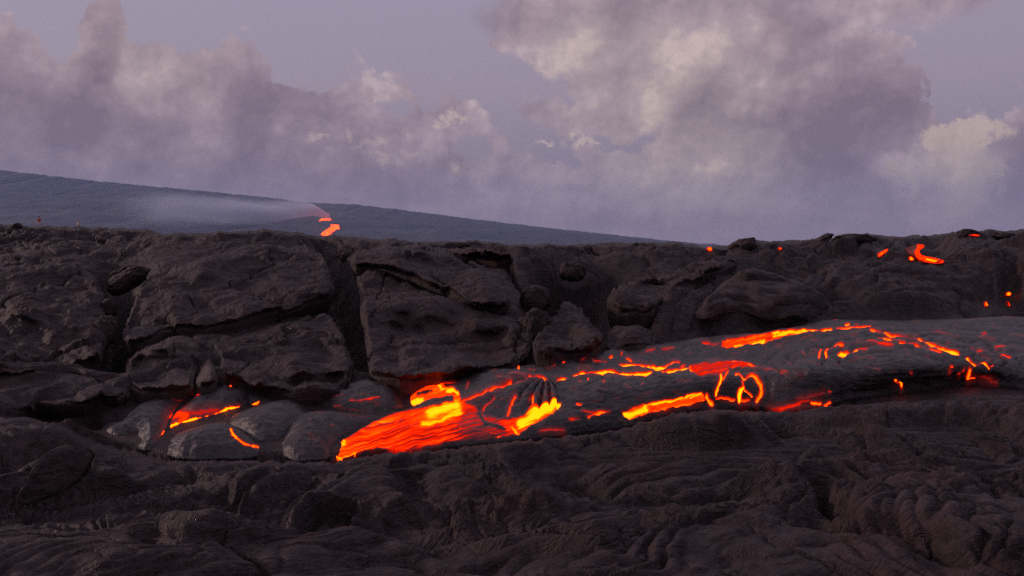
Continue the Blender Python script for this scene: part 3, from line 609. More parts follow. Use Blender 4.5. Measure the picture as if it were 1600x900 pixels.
# ------------------------------------------------------------ the ground: one polar sheet, fine near the camera
def L(pts, w, h, kind='tube'): return (pts, w, h, kind)
GROUND_LINES = [
    L([(1010, 905), (1060, 868), (1130, 848), (1200, 832), (1290, 806), (1400, 800), (1500, 796), (1600, 790), (1700, 785)], .16, .17),
    L([(690, 850), (760, 848), (830, 856), (900, 872), (960, 892)], .11, .12), L([(830, 800), (900, 812), (1000, 832), (1100, 838), (1190, 820)], .14, .07),
    L([(1090, 712), (1096, 690), (1112, 674), (1132, 670), (1146, 690), (1160, 712), (1190, 728)], .10, .13), L([(1048, 732), (1044, 708), (1062, 700), (1080, 715)], .07, .10),
    L([(1012, 730), (1012, 702), (1030, 694), (1046, 706)], .08, .11), L([(975, 728), (972, 704), (990, 692), (1006, 700)], .08, .11), L([(1130, 660), (1180, 668), (1230, 668)], .08, .05),
    L([(885, 742), (905, 722), (935, 710), (955, 720), (962, 740)], .09, .10), L([(840, 725), (860, 712), (885, 712)], .09, .09),
    L([(960, 722), (1000, 738), (1050, 745), (1130, 738), (1170, 728)], .08, .05),
    L([(640, 752), (665, 738), (700, 742), (728, 768), (745, 800), (770, 815)], .10, .13), L([(715, 732), (740, 745), (765, 780), (790, 812)], .08, .11), L([(650, 770), (640, 755), (655, 745)], .09, .1),
    L([(690, 735), (680, 760), (695, 790)], .08, .10), L([(615, 785), (660, 782), (720, 792), (770, 812), (800, 835)], .11, .10), L([(640, 800), (650, 830), (680, 845)], .09, .08),
    L([(720, 840), (742, 868), (758, 905)], .08, .11), L([(760, 845), (780, 872), (800, 905)], .07, .09), L([(795, 860), (815, 885), (825, 905)], .07, .08),
    L([(560, 842), (590, 870), (640, 890), (700, 905)], .12, .07), L([(440, 905), (500, 880), (560, 868), (600, 872)], .12, .06),
    L([(400, 830), (430, 812), (470, 800), (520, 792), (560, 780), (600, 770)], .12, .09), L([(380, 760), (430, 735), (500, 720), (570, 722)], .22, .08),
    L([(320, 905), (330, 868), (355, 846), (372, 858), (365, 905)], .11, .11), L([(238, 858), (250, 840), (280, 830), (310, 826)], .09, .10),
    L([(180, 870), (205, 838), (260, 812), (320, 806), (400, 780), (470, 770)], .16, .11), L([(-40, 845), (40, 835), (110, 828), (180, 822), (260, 815)], .22, .10),
    L([(20, 905), (100, 880), (190, 868), (280, 862), (330, 850)], .2, .10), L([(-60, 790), (20, 778), (110, 768), (200, 760)], .25, .10), L([(135, 735), (220, 722), (330, 718), (430, 722)], .25, .06),
    L([(1200, 690), (1260, 700), (1330, 708), (1350, 722)], .12, .09), L([(1360, 700), (1390, 728), (1400, 760)], .13, .12), L([(1425, 705), (1460, 725), (1500, 738), (1560, 730), (1610, 725)], .12, .09),
    L([(1250, 765), (1300, 768), (1340, 785), (1380, 775), (1440, 772)], .16, .11), L([(1400, 800), (1440, 782), (1500, 766), (1570, 765)], .14, .10), L([(1215, 800), (1228, 780), (1216, 765)], .12, .11),
    L([(1540, 700), (1558, 715), (1570, 740)], .12, .10), L([(1260, 905), (1285, 860), (1280, 815)], .12, .08), L([(1590, 800), (1580, 830), (1600, 860)], .12, .14),
    # breaks and hollows
    L([(60, 838), (120, 832), (180, 815), (228, 806)], .035, -.16, 'v'), L([(132, 808), (138, 785), (152, 768), (178, 760)], .02, -.12, 'v'), L([(1275, 812), (1295, 850), (1320, 905)], .03, -.18, 'v'),
    L([(870, 780), (950, 800), (1050, 820), (1150, 815)], .12, -.12, 'v'), L([(1180, 708), (1230, 700), (1180, 696)], .08, -.1, 'v'), L([(600, 775), (640, 775)], .06, -.12, 'v'), L([(730, 800), (700, 770)], .05, -.12, 'v'),
    L([(1570, 800), (1590, 772), (1600, 790)], .18, -.45, 'v'), L([(0, 690), (60, 700), (140, 700)], .25, -.16, 'v'), L([(30, 660), (100, 668), (160, 660)], .3, -.30, 'v'),
    L([(1290, 795), (1330, 782), (1360, 792)], .08, -.1, 'v'), L([(1345, 760), (1385, 762)], .08, -.12, 'v'), L([(300, 838), (340, 835), (420, 800)], .05, -.08, 'v'),
    # upper slopes
    L([(178, 420), (175, 470), (172, 530), (180, 600)], .30, -.45, 'v'), L([(505, 395), (525, 440), (545, 500), (568, 570)], .34, -.42, 'v'), L([(905, 440), (915, 490), (935, 540)], .55, -.5, 'v'), L([(880, 440), (860, 470)], .3, -.4, 'v'),
    L([(1030, 535), (1045, 500), (1075, 465), (1120, 435)], .13, .18), L([(1060, 540), (1080, 500), (1100, 470), (1150, 430)], .12, .14), L([(1150, 400), (1220, 405), (1270, 420)], .25, .12),
    L([(1230, 520), (1300, 500), (1380, 480), (1480, 470)], .35, .14), L([(1250, 415), (1330, 425), (1420, 440), (1500, 430)], .4, .12), L([(1150, 385), (1240, 388), (1350, 392)], .5, .15),
    L([(1380, 405), (1460, 420), (1560, 415), (1620, 405)], .5, .16), L([(1300, 470), (1260, 500), (1180, 525)], .25, -.22, 'v'), L([(1420, 510), (1500, 500), (1640, 488)], .25, -.16, 'v'),
]
QE = np.array([(150, 690), (215, 704), (260, 717), (400, 718), (520, 720), (545, 716), (600, 705), (700, 699), (850, 684), (960, 672), (1060, 644), (1120, 638), (1215, 642), (1300, 630), (1400, 614), (1490, 601), (1560, 603), (1700, 609), (2600, 609)], float)
QT = np.array([(150, 664), (230, 624), (320, 604), (480, 604), (600, 590), (640, 592), (700, 580), (860, 560), (1000, 546), (1120, 530), (1300, 506), (1600, 500), (2600, 500)], float)
BUNDLES = [   # drawn-out sheets of ropes: guide line, half width, swell, strand spacing, strand height
    ([(800, 815), (880, 795), (980, 782), (1100, 768), (1220, 752), (1340, 748)], .52, .10, .075, .045), ([(860, 742), (950, 752), (1080, 748), (1200, 738), (1320, 722)], .30, .10, .06, .035),
    ([(780, 880), (880, 868), (1000, 862), (1120, 842), (1230, 815)], .32, .15, .07, .035), ([(1190, 700), (1280, 705), (1380, 715), (1480, 700), (1620, 690)], .45, .10, .07, .035),
    ([(1230, 745), (1330, 752), (1440, 748), (1560, 740), (1680, 745)], .32, .14, .06, .035), ([(1380, 650), (1450, 640), (1540, 640), (1660, 650)], .7, .10, .08, .05), ([(1200, 672), (1300, 660), (1380, 672)], .4, .08, .07, .035),
    ([(380, 905), (400, 860), (440, 825), (500, 800)], .16, .12, .035, .03), ([(480, 905), (500, 865), (530, 840)], .12, .10, .035, .03), ([(560, 905), (610, 870), (700, 862), (790, 880)], .2, .10, .05, .03),
    ([(-60, 870), (80, 850), (220, 828), (360, 800)], .30, .14, .09, .018), ([(60, 905), (220, 885), (330, 862), (450, 830)], .26, .13, .08, .02), ([(100, 790), (240, 770), (380, 752), (520, 735)], .40, .10, .10, .018),
    ([(-60, 800), (60, 780), (200, 742), (330, 735)], .3, .09, .1, .015), ([(560, 740), (640, 722), (760, 716), (900, 712)], .30, .08, .07, .025), ([(900, 706), (1000, 696), (1090, 676), (1180, 668)], .30, .08, .06, .03),
    ([(1280, 822), (1400, 816), (1500, 812), (1620, 808)], .20, .10, .05, .02), ([(600, 800), (640, 770), (700, 758), (760, 780)], .14, .12, .05, .03), ([(230, 905), (290, 850), (380, 812)], .13, .10, .06, .02),
    ([(1160, 420), (1260, 402), (1360, 408), (1460, 432)], 1.1, .40, .22, .16), ([(1280, 470), (1380, 455), (1500, 452), (1640, 470)], .9, .3, .19, .14), ([(1300, 440), (1420, 425), (1560, 430), (1660, 440)], 1.0, .3, .22, .15)]
def build_ground():
    tn = np.concatenate([[-9, -5, -3, -2, -1.5, -1.2, -1.0, -.85, -.75], np.arange(-.66, .66, 1.5 / F), [.75, .85, 1.0, 1.2, 1.5, 2, 3, 5, 9]])
    th = np.concatenate([np.linspace(-math.pi, -1.5, 14), np.arctan(tn), np.linspace(1.5, math.pi, 14)])
    r = np.concatenate([[.3, .6, 1, 1.5, 2, 2.5, 3, 3.5], np.geomspace(3.8, 20, 760), np.geomspace(20.1, 170, 420), np.geomspace(175, 20000, 90)])
    TH, RR = np.meshgrid(th, r); X = RR * np.sin(TH); Y = RR * np.cos(TH)
    c0, c1 = 14, len(th) - 14
    Zb = S(X, Y)
    front = Y > .15 * RR
    # overlapping lobes of old pahoehoe, each with its own curl of ropes
    D = np.zeros(X.shape)
    g = np.random.default_rng(21); lobes = []
    for i in range(900):
        t0 = g.uniform(-.72, .72); y0 = 3.4 * (95 / 3.4) ** g.random()
        size = y0 ** .8 * g.uniform(.05, .19)
        ang = g.normal(.62, .28) if y0 < 10 else g.normal(.25, .5)
        if g.random() < .12: ang += 1.4
        lobes.append((g.uniform(0, .5), t0 * y0, y0, size * g.uniform(2.2, 5.0), size * .85, ang, g.random(), g.uniform(.30, .50) * size))
    lobes.sort()
    tan0 = np.tan(th[c0:c1])
    wx = fbm(X * .9, Y * .9, 3, 5); wy = fbm(X * .9 + 30, Y * .9, 3, 6); wf = fbm(X * 4, Y * 4, 3, 9)
    for (lv, x0, y0, a, b, ang, rp, H) in lobes:
        m = max(a, b) * 1.5
        r0 = math.hypot(x0, y0); i0, i1 = np.searchsorted(r, r0 - m), np.searchsorted(r, r0 + m)
        ta, tb = (x0 - m) / max(y0 - m, .5) if x0 - m < 0 else (x0 - m) / (y0 + m), (x0 + m) / max(y0 - m, .5) if x0 + m > 0 else (x0 + m) / (y0 + m)
        j0, j1 = c0 + np.searchsorted(tan0, ta), c0 + np.searchsorted(tan0, tb)
        if i1 <= i0 or j1 <= j0: continue
        sl = (slice(i0, i1), slice(j0, j1))
        dx = X[sl] - x0 + wx[sl] * b * .8; dy = Y[sl] - y0 + wy[sl] * b * .8
        u = dx * math.cos(ang) + dy * math.sin(ang); v = -dx * math.sin(ang) + dy * math.cos(ang)
        v = v + .18 * u * u / a * (1 if rp > .5 else -1); q = (u / a) ** 2 + (v / b) ** 2 + .06 * wf[sl]
        dome = np.clip(1 - q, 0, 1) ** .68
        h = H * (dome * 1.05 + lv * .28 * (q < 1))
        if rp < .8:
            lam = b * (.16 + .16 * rp)
            if rp < .2: ph = (u + .7 * v * v / b) / lam * 3.14 + wx[sl] * 5 + wf[sl] * .6       # arched ropes across the lobe
            else: ph = v / lam * 3.14 + wx[sl] * 4 + wf[sl] * .35 + u / a * 2.0                    # strands drawn out along it
            h = h + np.abs(np.sin(ph)) ** .7 * lam * (.34 + .2 * wy[sl]) * np.clip(dome * 1.6 - .2, 0, 1)
        D[sl] = np.where(q < 1, np.maximum(D[sl], h), D[sl] - np.where(D[sl] < H * (.5 + lv * .3), H * .30 * np.exp(-((q - 1) / .10) ** 2), 0))
    p, q = np.full(X.shape, -9e3), np.full(X.shape, -9e3)
    p[front] = 800 + F * X[front] / Y[front]; q[front] = HOR + F * (EYE - Zb[front]) / Y[front]
    # quieter ground where the big slabs and the new flow lie
    calm = sst(Y, 7.0, 8.5) * (1 - sst(Y, 14.5, 17)) * (1 - .5 * sst(p, 1150, 1300))
    D = D * (1 - .65 * calm)
    D = np.where(Y > 14, D - .22 * np.abs(Y) ** .8 * .09 * sst(Y, 14, 22), D)
    # creases between the near lobes
    m = (Y < 11) & (Y > 2) & front & (np.abs(X) < .75 * Y); a_ = X[m] + .40 * wx[m] + .07 * wf[m]; b_ = Y[m] + .40 * wy[m]
    for fq, dp, sd in ((.75, .10, 31), (2.1, .03, 33)):
        f1, f2, cid, cx, cy = worley(a_ * fq * .8, b_ * fq, sd); r1 = _perm[cid] / 4096.
        D[m] -= dp * np.exp(-((f2 - f1) / .075) ** 1.2) * (r1 > .3) - dp * .8 * (r1 - .5) - dp * .5 * np.sqrt(np.clip(1 - f1 * f1 * 1.8, 0, 1))
    # plates of broken crust farther back
    m = (Y > 10) & (RR < 170) & front; xx, yy = X[m], Y[m]; sc = np.clip(yy / 16, .7, 6) ** .75
    a_ = xx + .35 * wx[m]; b_ = yy + .35 * wy[m] + .1 * wf[m]
    pl = np.zeros(xx.shape)
    for kk, (fq, am) in enumerate(((.55, .34), (1.5, .12))):
        for lev in (0, 1, 2):
            sk_ = 1.9 ** lev; wgt = np.clip(1 - np.abs(np.log(sc) / math.log(1.9) - lev), 0, 1)
            if wgt.max() <= 0: continue
            f1, f2, cid, cx, cy = worley(a_ * fq / sk_, b_ * fq * .7 / sk_, 3 + kk); r1 = _perm[cid] / 4096.; r2 = _perm[_perm[cid]] / 4096.
            pl += 1.7 * wgt * am * sk_ * ((r1 - .5) * 1.0 + (r2 - .5) * 1.6 * cx + (r1 * .8 + .1) * cy - .55 * np.exp(-((f2 - f1) / .06) ** 1.3))
    km = sst(fbm(xx * .11, yy * .07, 3, 91), -.25, .15)
    D[m] = D[m] * (1 - .6 * km) + pl * km * sst(yy, 10, 13) * (1 - .5 * calm[m])
    # rows of tight ropes on the near folds, lower right
    n = (p > -60) & (p < 1700) & (Y < 9)
    xx, yy = X[n], Y[n]; pp, qq = p[n], q[n]
    w = fbm(xx * 1.2, yy * 1.2, 3, 71)
    cur = ropes(xx * 26 + w * 5 + yy * 3, .8) * sst(qq, 800, 812) * sst(pp, 1280, 1320) * .035
    mid = ropes((xx * .35 + yy * 1.0) * 26 + w * 6, .8) * sst(pp, 840, 900) * (1 - sst(pp, 1150, 1260)) * sst(qq, 745, 760) * (1 - sst(qq, 815, 835)) * .035
    frl = ropes(xx * 34 + w * 4, .8) * sst(pp, 385, 400) * (1 - sst(pp, 480, 500)) * sst(qq, 820, 835) * (1 - sst(qq, 890, 905)) * .03
    up = ropes((yy * .9 - xx * .55) * 20 + w * 5, .8) * sst(pp, 1330, 1390) * sst(qq, 600, 620) * (1 - sst(qq, 680, 720)) * .035
    D[n] += cur + mid + frl + up
    # long low steps of layered flows on the rising ground behind
    m = (Y > 13.5) & (Y < 120) & front; xx, yy = X[m], Y[m]; fz = np.clip(yy / 18, .8, 5); gz = np.log(yy) * 20
    ly = np.abs(np.sin(gz * .75 + 2.6 * wx[m] + xx * .10 + 1.4 * fbm(xx * .2, yy * .2, 2, 93))) ** .6 * .17 + np.abs(np.sin(gz * 2.4 + 3.0 * wy[m] + xx * .2)) ** .7 * .05
    D[m] = D[m] * .75 + ly * fz * (.45 + .55 * sst(p[m], 1080, 1200)) * sst(yy, 13.5, 16)
    for pts, wd, sw_, lam, am in BUNDLES:
        if pts[0][1] > 600: wd *= 1.3; am *= 1.35; lam *= 1.15
        P = smooth_poly(pts, 2, False); hx, hy = hit(P[:, 0], P[:, 1]); m = wd * 1.4 + .05
        rr_ = np.hypot(hx, hy); i0, i1 = np.searchsorted(r, rr_.min() - m), np.searchsorted(r, rr_.max() + m); tt = hx / hy
        j0, j1 = c0 + np.searchsorted(tan0, tt.min() - m / rr_.min()), c0 + np.searchsorted(tan0, tt.max() + m / rr_.min()); sl = (slice(i0, i1), slice(j0, j1))
        x = X[sl] + wx[sl] * wd * .22 + wf[sl] * .008; y = Y[sl] + wy[sl] * wd * .34; best = np.full(x.shape, 1e9); sg = np.zeros(x.shape); par = np.zeros(x.shape)
        for k_ in range(len(hx) - 1):
            ax, ay, dx, dy = hx[k_], hy[k_], hx[k_ + 1] - hx[k_], hy[k_ + 1] - hy[k_]; L_ = math.hypot(dx, dy)
            t = np.clip(((x - ax) * dx + (y - ay) * dy) / L_ ** 2, 0, 1); d = np.hypot(x - ax - t * dx, y - ay - t * dy); w_ = d < best
            best = np.where(w_, d, best); sg = np.where(w_, ((x - ax) * dy - (y - ay) * dx) / L_, sg); par = np.where(w_, (k_ + t) / (len(hx) - 1), par)
        end = np.clip(np.sin(np.pi * np.clip(par, .01, .99)) * 1.8, 0, 1); wv = wd * (.5 + .5 * end)
        k = np.sqrt(np.clip(1 - (best / wv) ** 2, 0, 1)); s2 = sg + .10 * wd * np.sin(par * 9 + wd * 40)
        st = np.abs(np.sin(s2 / lam * np.pi * .5 + wx[sl] * 1.1 + wy[sl] * .8)) ** .65 * am + np.abs(np.sin(s2 / lam * np.pi * 1.3 + 1 + wx[sl] * 2)) * am * .22
        end = end ** 1.3; sw_ = sw_ * end; h = sw_ * k + st * end * np.clip(k * 1.8, 0, 1) * (.85 + .45 * wx[sl] + .12 * wf[sl])
        D[sl] = np.where(best < wv, np.maximum(D[sl] * (1 - .85 * sst(k * k, 0, .8) * end), h), D[sl])
    # the rumpled folds themselves and the breaks
    for pts, wd, h, kind in GROUND_LINES:
        P = smooth_poly(pts, 2, False); hx, hy = hit(P[:, 0], P[:, 1]); m = abs(wd) * 3 + .05
        rr_ = np.hypot(hx, hy); i0, i1 = np.searchsorted(r, rr_.min() - m), np.searchsorted(r, rr_.max() + m)
        tt = hx / hy; j0, j1 = c0 + np.searchsorted(tan0, tt.min() - m / rr_.min()), c0 + np.searchsorted(tan0, tt.max() + m / rr_.min())
        sl = (slice(i0, i1), slice(j0, j1)); x = X[sl] + wf[sl] * .035; y = Y[sl] + wx[sl] * .06
        d, par = seg_dist(x, y, np.stack([hx, hy], 1)); par /= len(P)
        end = np.clip(np.sin(np.pi * np.clip(par, .02, .98)) * 2.2, 0, 1) ** .6
        if kind == 'tube':
            wv = wd * (.8 + .35 * wx[sl]); h_ = h * (1.3 if rr_.min() < 8.6 else 1.2); k = np.sqrt(np.clip(1 - (d / wv / 1.15) ** 2, 0, 1)) * .75 + .35 * np.exp(-(d / wv / 1.6) ** 2)
            D[sl] = np.maximum(D[sl] * (1 - .8 * np.exp(-(d / wv / 1.3) ** 2) * end), -.4) + h_ * k * end * (1 + .12 * np.sin(par * 160 + wf[sl] * 4))
        else:
            D[sl] += 1.6 * h * np.exp(-(np.abs(d) / wd) ** 1.6) * end
    ql0 = np.interp(p, QE[:, 0], QE[:, 1]); head = EYE - (ql0 - 2 - HOR) / F * Y - Zb + .35 * (1 - sst(p, 20, 165))
    near_ = front & (Y < 11) & (q > ql0 - 8); head = np.maximum(head, .02)
    D = np.where(near_ & (D > 0), head * np.tanh(D / head), D)
    fade = 1 - sst(RR, 90, 170)
    ql = np.interp(p, QE[:, 0], QE[:, 1]); qu = np.interp(p, QT[:, 0], QT[:, 1]); inn = np.where(front & (q < ql + 3), sst(q, qu - 14, qu + 4) * sst(p, 110, 165), 0)
    D = D * (1 - inn) + inn * np.minimum(D * .3, .03)
    mw = np.where(front & (Y < 12), np.exp(-((q - ql - 4) / 11) ** 2) * sst(p, 110, 165), 0); D = D * (1 - mw) - .015 * mw; quiet = 1 - .85 * np.clip(mw + inn, 0, 1)
    for cx_, cy_, rx_, ry_ in ((1108, 389, 20, 14), (1219, 388, 20, 14), (1379, 397, 26, 20), (1448, 398, 44, 24), (1522, 368, 30, 14), (1541, 475, 18, 18), (1577, 468, 20, 22)):
        w_ = np.exp(-np.clip(((p - cx_) / rx_) ** 2 + ((q - cy_ - 5) / ry_) ** 2, 0, 30) ** 2); D = D * (1 - w_) - .05 * w_
    Zf = D * fade + fbm(X * .35, Y * .35, 3, 12) * np.clip(RR / 90, .02, .35) * fade
    amp = np.clip(RR / 14, .35, 3.0)
    Zf += (ridged(X * 2.2, Y * 2.2, 5, 14) - 1.0) * .012 * amp * fade + (ridged(X * 8, Y * 8, 3, 15) - 1) * .006 * amp * (1 - sst(RR, 25, 60)) + fbm(X * .12, Y * .12, 4, 19) * .25 * sst(RR, 22, 40) * fade
    Zf = np.where(quiet < 1, Zf * quiet + D * (1 - quiet), Zf); Z = Zb + Zf
    lim = EYE - (ql + 1.5 + 5.0 * fbm(p / 16., Y * 0, 3, 8) - 1.0 - HOR) / F * Y
    lim = lim + .5 * (1 - sst(p, 40, 165)); over = Z - lim
    Z = np.where(front & (q >= ql - 6) & (Y < 11) & (over > -.06), lim - .06 + .06 * np.tanh((over + .06) / .06), Z)
    # the skyline as it stands against sky and hill
    sk = np.array([(-900, 330), (0, 352), (60, 355), (120, 356), (180, 358), (228, 360), (252, 366), (300, 366), (370, 364), (400, 361), (430, 362), (480, 368), (560, 373), (640, 378), (690, 380), (740, 377),
                   (800, 384), (900, 384), (960, 381), (1060, 380), (1100, 388), (1140, 386), (1165, 377), (1210, 379), (1300, 374), (1340, 368), (1400, 371), (1450, 369), (1490, 365), (1512, 361), (1540, 363), (1600, 362), (2600, 350)], float)
    top = EYE + (HOR - (np.interp(p, sk[:, 0], sk[:, 1]) + 2.5 + 3.6 * fbm(p / 30., p * 0 + Y * .05, 5, 66, .62))) / F * Y
    top = top + 2.2 / F * Y * np.exp(-((Y - 138) / 16) ** 2) * np.exp(-((p - 92) / 70) ** 4)
    Z = np.where((Y > 15) & front, np.minimum(Z, top + .06 * np.tanh((Z - top) / .3)), Z)
    n0, n1 = X.shape; co = np.stack([X, Y, Z], -1).reshape(-1, 3)
    i = np.arange(n0 * n1).reshape(n0, n1)
    fc = np.stack([i[:-1, :-1], i[:-1, 1:], i[1:, 1:], i[1:, :-1]], -1).reshape(-1, 4)[:, ::-1]
    co = np.vstack([co, [[0, 0, float(Z[0].mean())]]])
    cap = np.stack([i[0, :-1], i[0, 1:], np.full(n1 - 1, n0 * n1), np.full(n1 - 1, n0 * n1)], 1)
    o = np_mesh('ground', co, fc, M_ground); o['kind'] = 'structure'
    return r, th, Z, tan0, c0
GR, GTH, GZ, GT, GC = build_ground()
def ground_z(x, y):
    rr = math.hypot(x, y); i = int(np.clip(np.searchsorted(GR, rr), 1, len(GR) - 1)); j = GC + int(np.clip(np.searchsorted(GT, x / y), 1, len(GT) - 1))
    return float(GZ[i - 1:i + 1, j - 1:j + 1].max())

def gz_at(x, y):
    rr = np.hypot(x, y); i = np.clip(np.searchsorted(GR, rr), 1, len(GR) - 1); j = np.clip(np.searchsorted(GT, x / y), 1, len(GT) - 1)
    u = np.clip((rr - GR[i - 1]) / (GR[i] - GR[i - 1]), 0, 1); v = np.clip((x / y - GT[j - 1]) / (GT[j] - GT[j - 1]), 0, 1); j = j + GC
    return (GZ[i - 1, j - 1] * (1 - u) + GZ[i, j - 1] * u) * (1 - v) + (GZ[i - 1, j] * (1 - u) + GZ[i, j] * u) * v
def ground_hit(px, py):
    """distance at which the sight line through a photo pixel meets the finished ground"""
    px = np.atleast_1d(np.asarray(px, float)); py = np.atleast_1d(np.asarray(py, float)); a = (px - 800) / F; b = (py - HOR) / F
    out = np.full(px.shape, np.nan)
    for Y in np.geomspace(3.9, 170, 1400):
        m = np.isnan(out)
        if not m.any(): break
        h = m & (EYE - b * Y < gz_at(a * Y, np.full(px.shape, Y))); out[h] = Y
    return out
# ------------------------------------------------------------ slabs and boulders of the old crust
def slab(name, poly, T, label, cat='rock slab', mat=None, group='slabs of buckled old crust behind the flow', **kw):
    k_ = dict(flat=.72, r=9, jag=5.0, it=1, wave=.15); k_.update(kw); T *= .62; k_['skirt'] = k_.get('skirt', .3) * .62
    o = relief(name, poly, T, mat=mat or M_slab, **k_)
    return tag(o, label, cat, group)
slab('lava_slab', [(-70, 432), (0, 424), (60, 417), (130, 424), (158, 442), (166, 480), (166, 530), (158, 560), (120, 572), (60, 588), (-70, 600)], .45,
     'broad rounded mound of layered lava left of the dark vertical cleft', detail=rock_detail(1, .05, strat=9), skirt=.5, seed=3)
slab('lava_slab', [(-70, 400), (0, 405), (52, 410), (48, 424), (0, 440), (-70, 445)], .35, 'flat topped ledge above the rounded mound at the far left edge', detail=rock_detail(2), skirt=.3, seed=4)
slab('lava_slab', [(196, 552), (190, 520), (204, 482), (232, 446), (280, 424), (330, 402), (400, 386), (470, 388), (502, 396), (514, 430), (525, 460), (508, 474), (440, 490), (385, 508), (330, 520), (288, 521), (242, 530), (210, 548)], .50,
     'large tilted slab with a dark overhanging lower edge, left of the deep wedge', detail=rock_detail(5, .04), skirt=.34, undercut=.75, seed=5, tilt=0)
slab('lava_slab', [(196, 592), (200, 562), (236, 540), (290, 530), (316, 536), (316, 552), (306, 580), (298, 604), (250, 612), (214, 614)], .42,
     'pale brown cracked block under the overhang of the large tilted slab', mat=M_slab_pale, detail=rock_detail(6, .03), skirt=.5, seed=6)
slab('lava_slab', [(322, 540), (332, 556), (344, 590), (338, 606), (304, 606), (312, 580)], .40, 'narrow wedge of pale lava split from the cracked block', mat=M_slab_pale, detail=rock_detail(16, .02), skirt=.5, seed=7, jag=.8)
slab('lava_slab', [(328, 538), (400, 520), (470, 500), (516, 490), (534, 520), (552, 560), (548, 604), (480, 614), (400, 606), (350, 592), (336, 560)], .40,
     'dark lower slab under the large tilted one, ending at the deep wedge', detail=rock_detail(8, .04), skirt=.5, seed=8)
slab('lava_slab', [(548, 418), (546, 402), (600, 384), (680, 386), (735, 410), (775, 436), (800, 470), (790, 486), (740, 476), (690, 456), (620, 428), (575, 422)], .62,
     'upper layer of the big central slab, a thin crust with a stepped lower edge', detail=rock_detail(9, .035), skirt=.3, undercut=.5, seed=9)
slab('lava_slab', [(560, 424), (620, 432), (690, 460), (740, 480), (800, 490), (832, 492), (838, 515), (820, 562), (740, 582), (640, 594), (580, 592), (572, 545), (560, 480)], .48,
     'big smooth central slab leaning toward the glowing flow', detail=rock_detail(10, .04), skirt=.5, seed=10, step=1.2)
slab('lava_slab', [(672, 392), (760, 388), (850, 392), (888, 404), (880, 416), (800, 408), (720, 402)], .30, 'flat rusty topped ledge with a reddish broken wall behind the central slab', mat=M_slab_red, detail=rock_detail(11, .04), skirt=.75, undercut=.25, seed=11)
slab('lava_slab', [(886, 470), (912, 486), (936, 520), (948, 548), (925, 564), (870, 566), (826, 562), (848, 520), (862, 495)], .45, 'pointed heap of buckled crust at the foot of the dark hollow', detail=rock_detail(12, .05, strat=12), skirt=.4, seed=12)
slab('lava_slab', [(948, 462), (990, 440), (1080, 416), (1148, 402), (1156, 414), (1120, 432), (1060, 452), (1034, 476), (1014, 500), (975, 500), (952, 490)], .55,
     'upturned plate with streaked surface right of the dark hollow', detail=rock_detail(13, .04, strat=14), skirt=.4, undercut=.5, seed=13)
slab('lava_slab', [(950, 520), (985, 510), (1024, 520), (1028, 540), (990, 548), (948, 552)], .35, 'small dark slab tucked below the upturned plate', detail=rock_detail(14, .04), skirt=.35, seed=14)
def rope_dome(seed, k=26):
    def f(px, py, X, Y, d):
        w = fbm(X * .9, Y * .7, 3, seed)
        ph = np.hypot((px - 1170) * .8, (py - 590) * 2.0) / 10. + w * 1.3
        return (np.abs(np.sin(ph)) ** .7 * .11 + np.abs(np.sin(ph * 2.7 + w * 2)) * .03) * np.clip(d / 12, 0, 1) + fbm(X * 1.2, Y * 1.2, 3, seed + 3) * .05
    return f
slab('lava_mound', [(1062, 540), (1075, 500), (1110, 460), (1155, 422), (1205, 424), (1262, 446), (1305, 474), (1292, 498), (1230, 520), (1150, 534), (1090, 548)], .62,
     'ropy wrinkled mound above the bright glowing channel', cat='rock mound', detail=rope_dome(15), skirt=.12, seed=15, r_up=14, flat=0.0, jag=3, it=2)
slab('lava_slab', [(-30, 628), (50, 618), (110, 606), (168, 602), (207, 610), (196, 628), (150, 634), (60, 640), (-30, 648)], .28,
     'low flat shelf of lava with a black gap beneath it, left of the new toes', detail=rock_detail(17, .03), skirt=.16, undercut=1.6, seed=17)
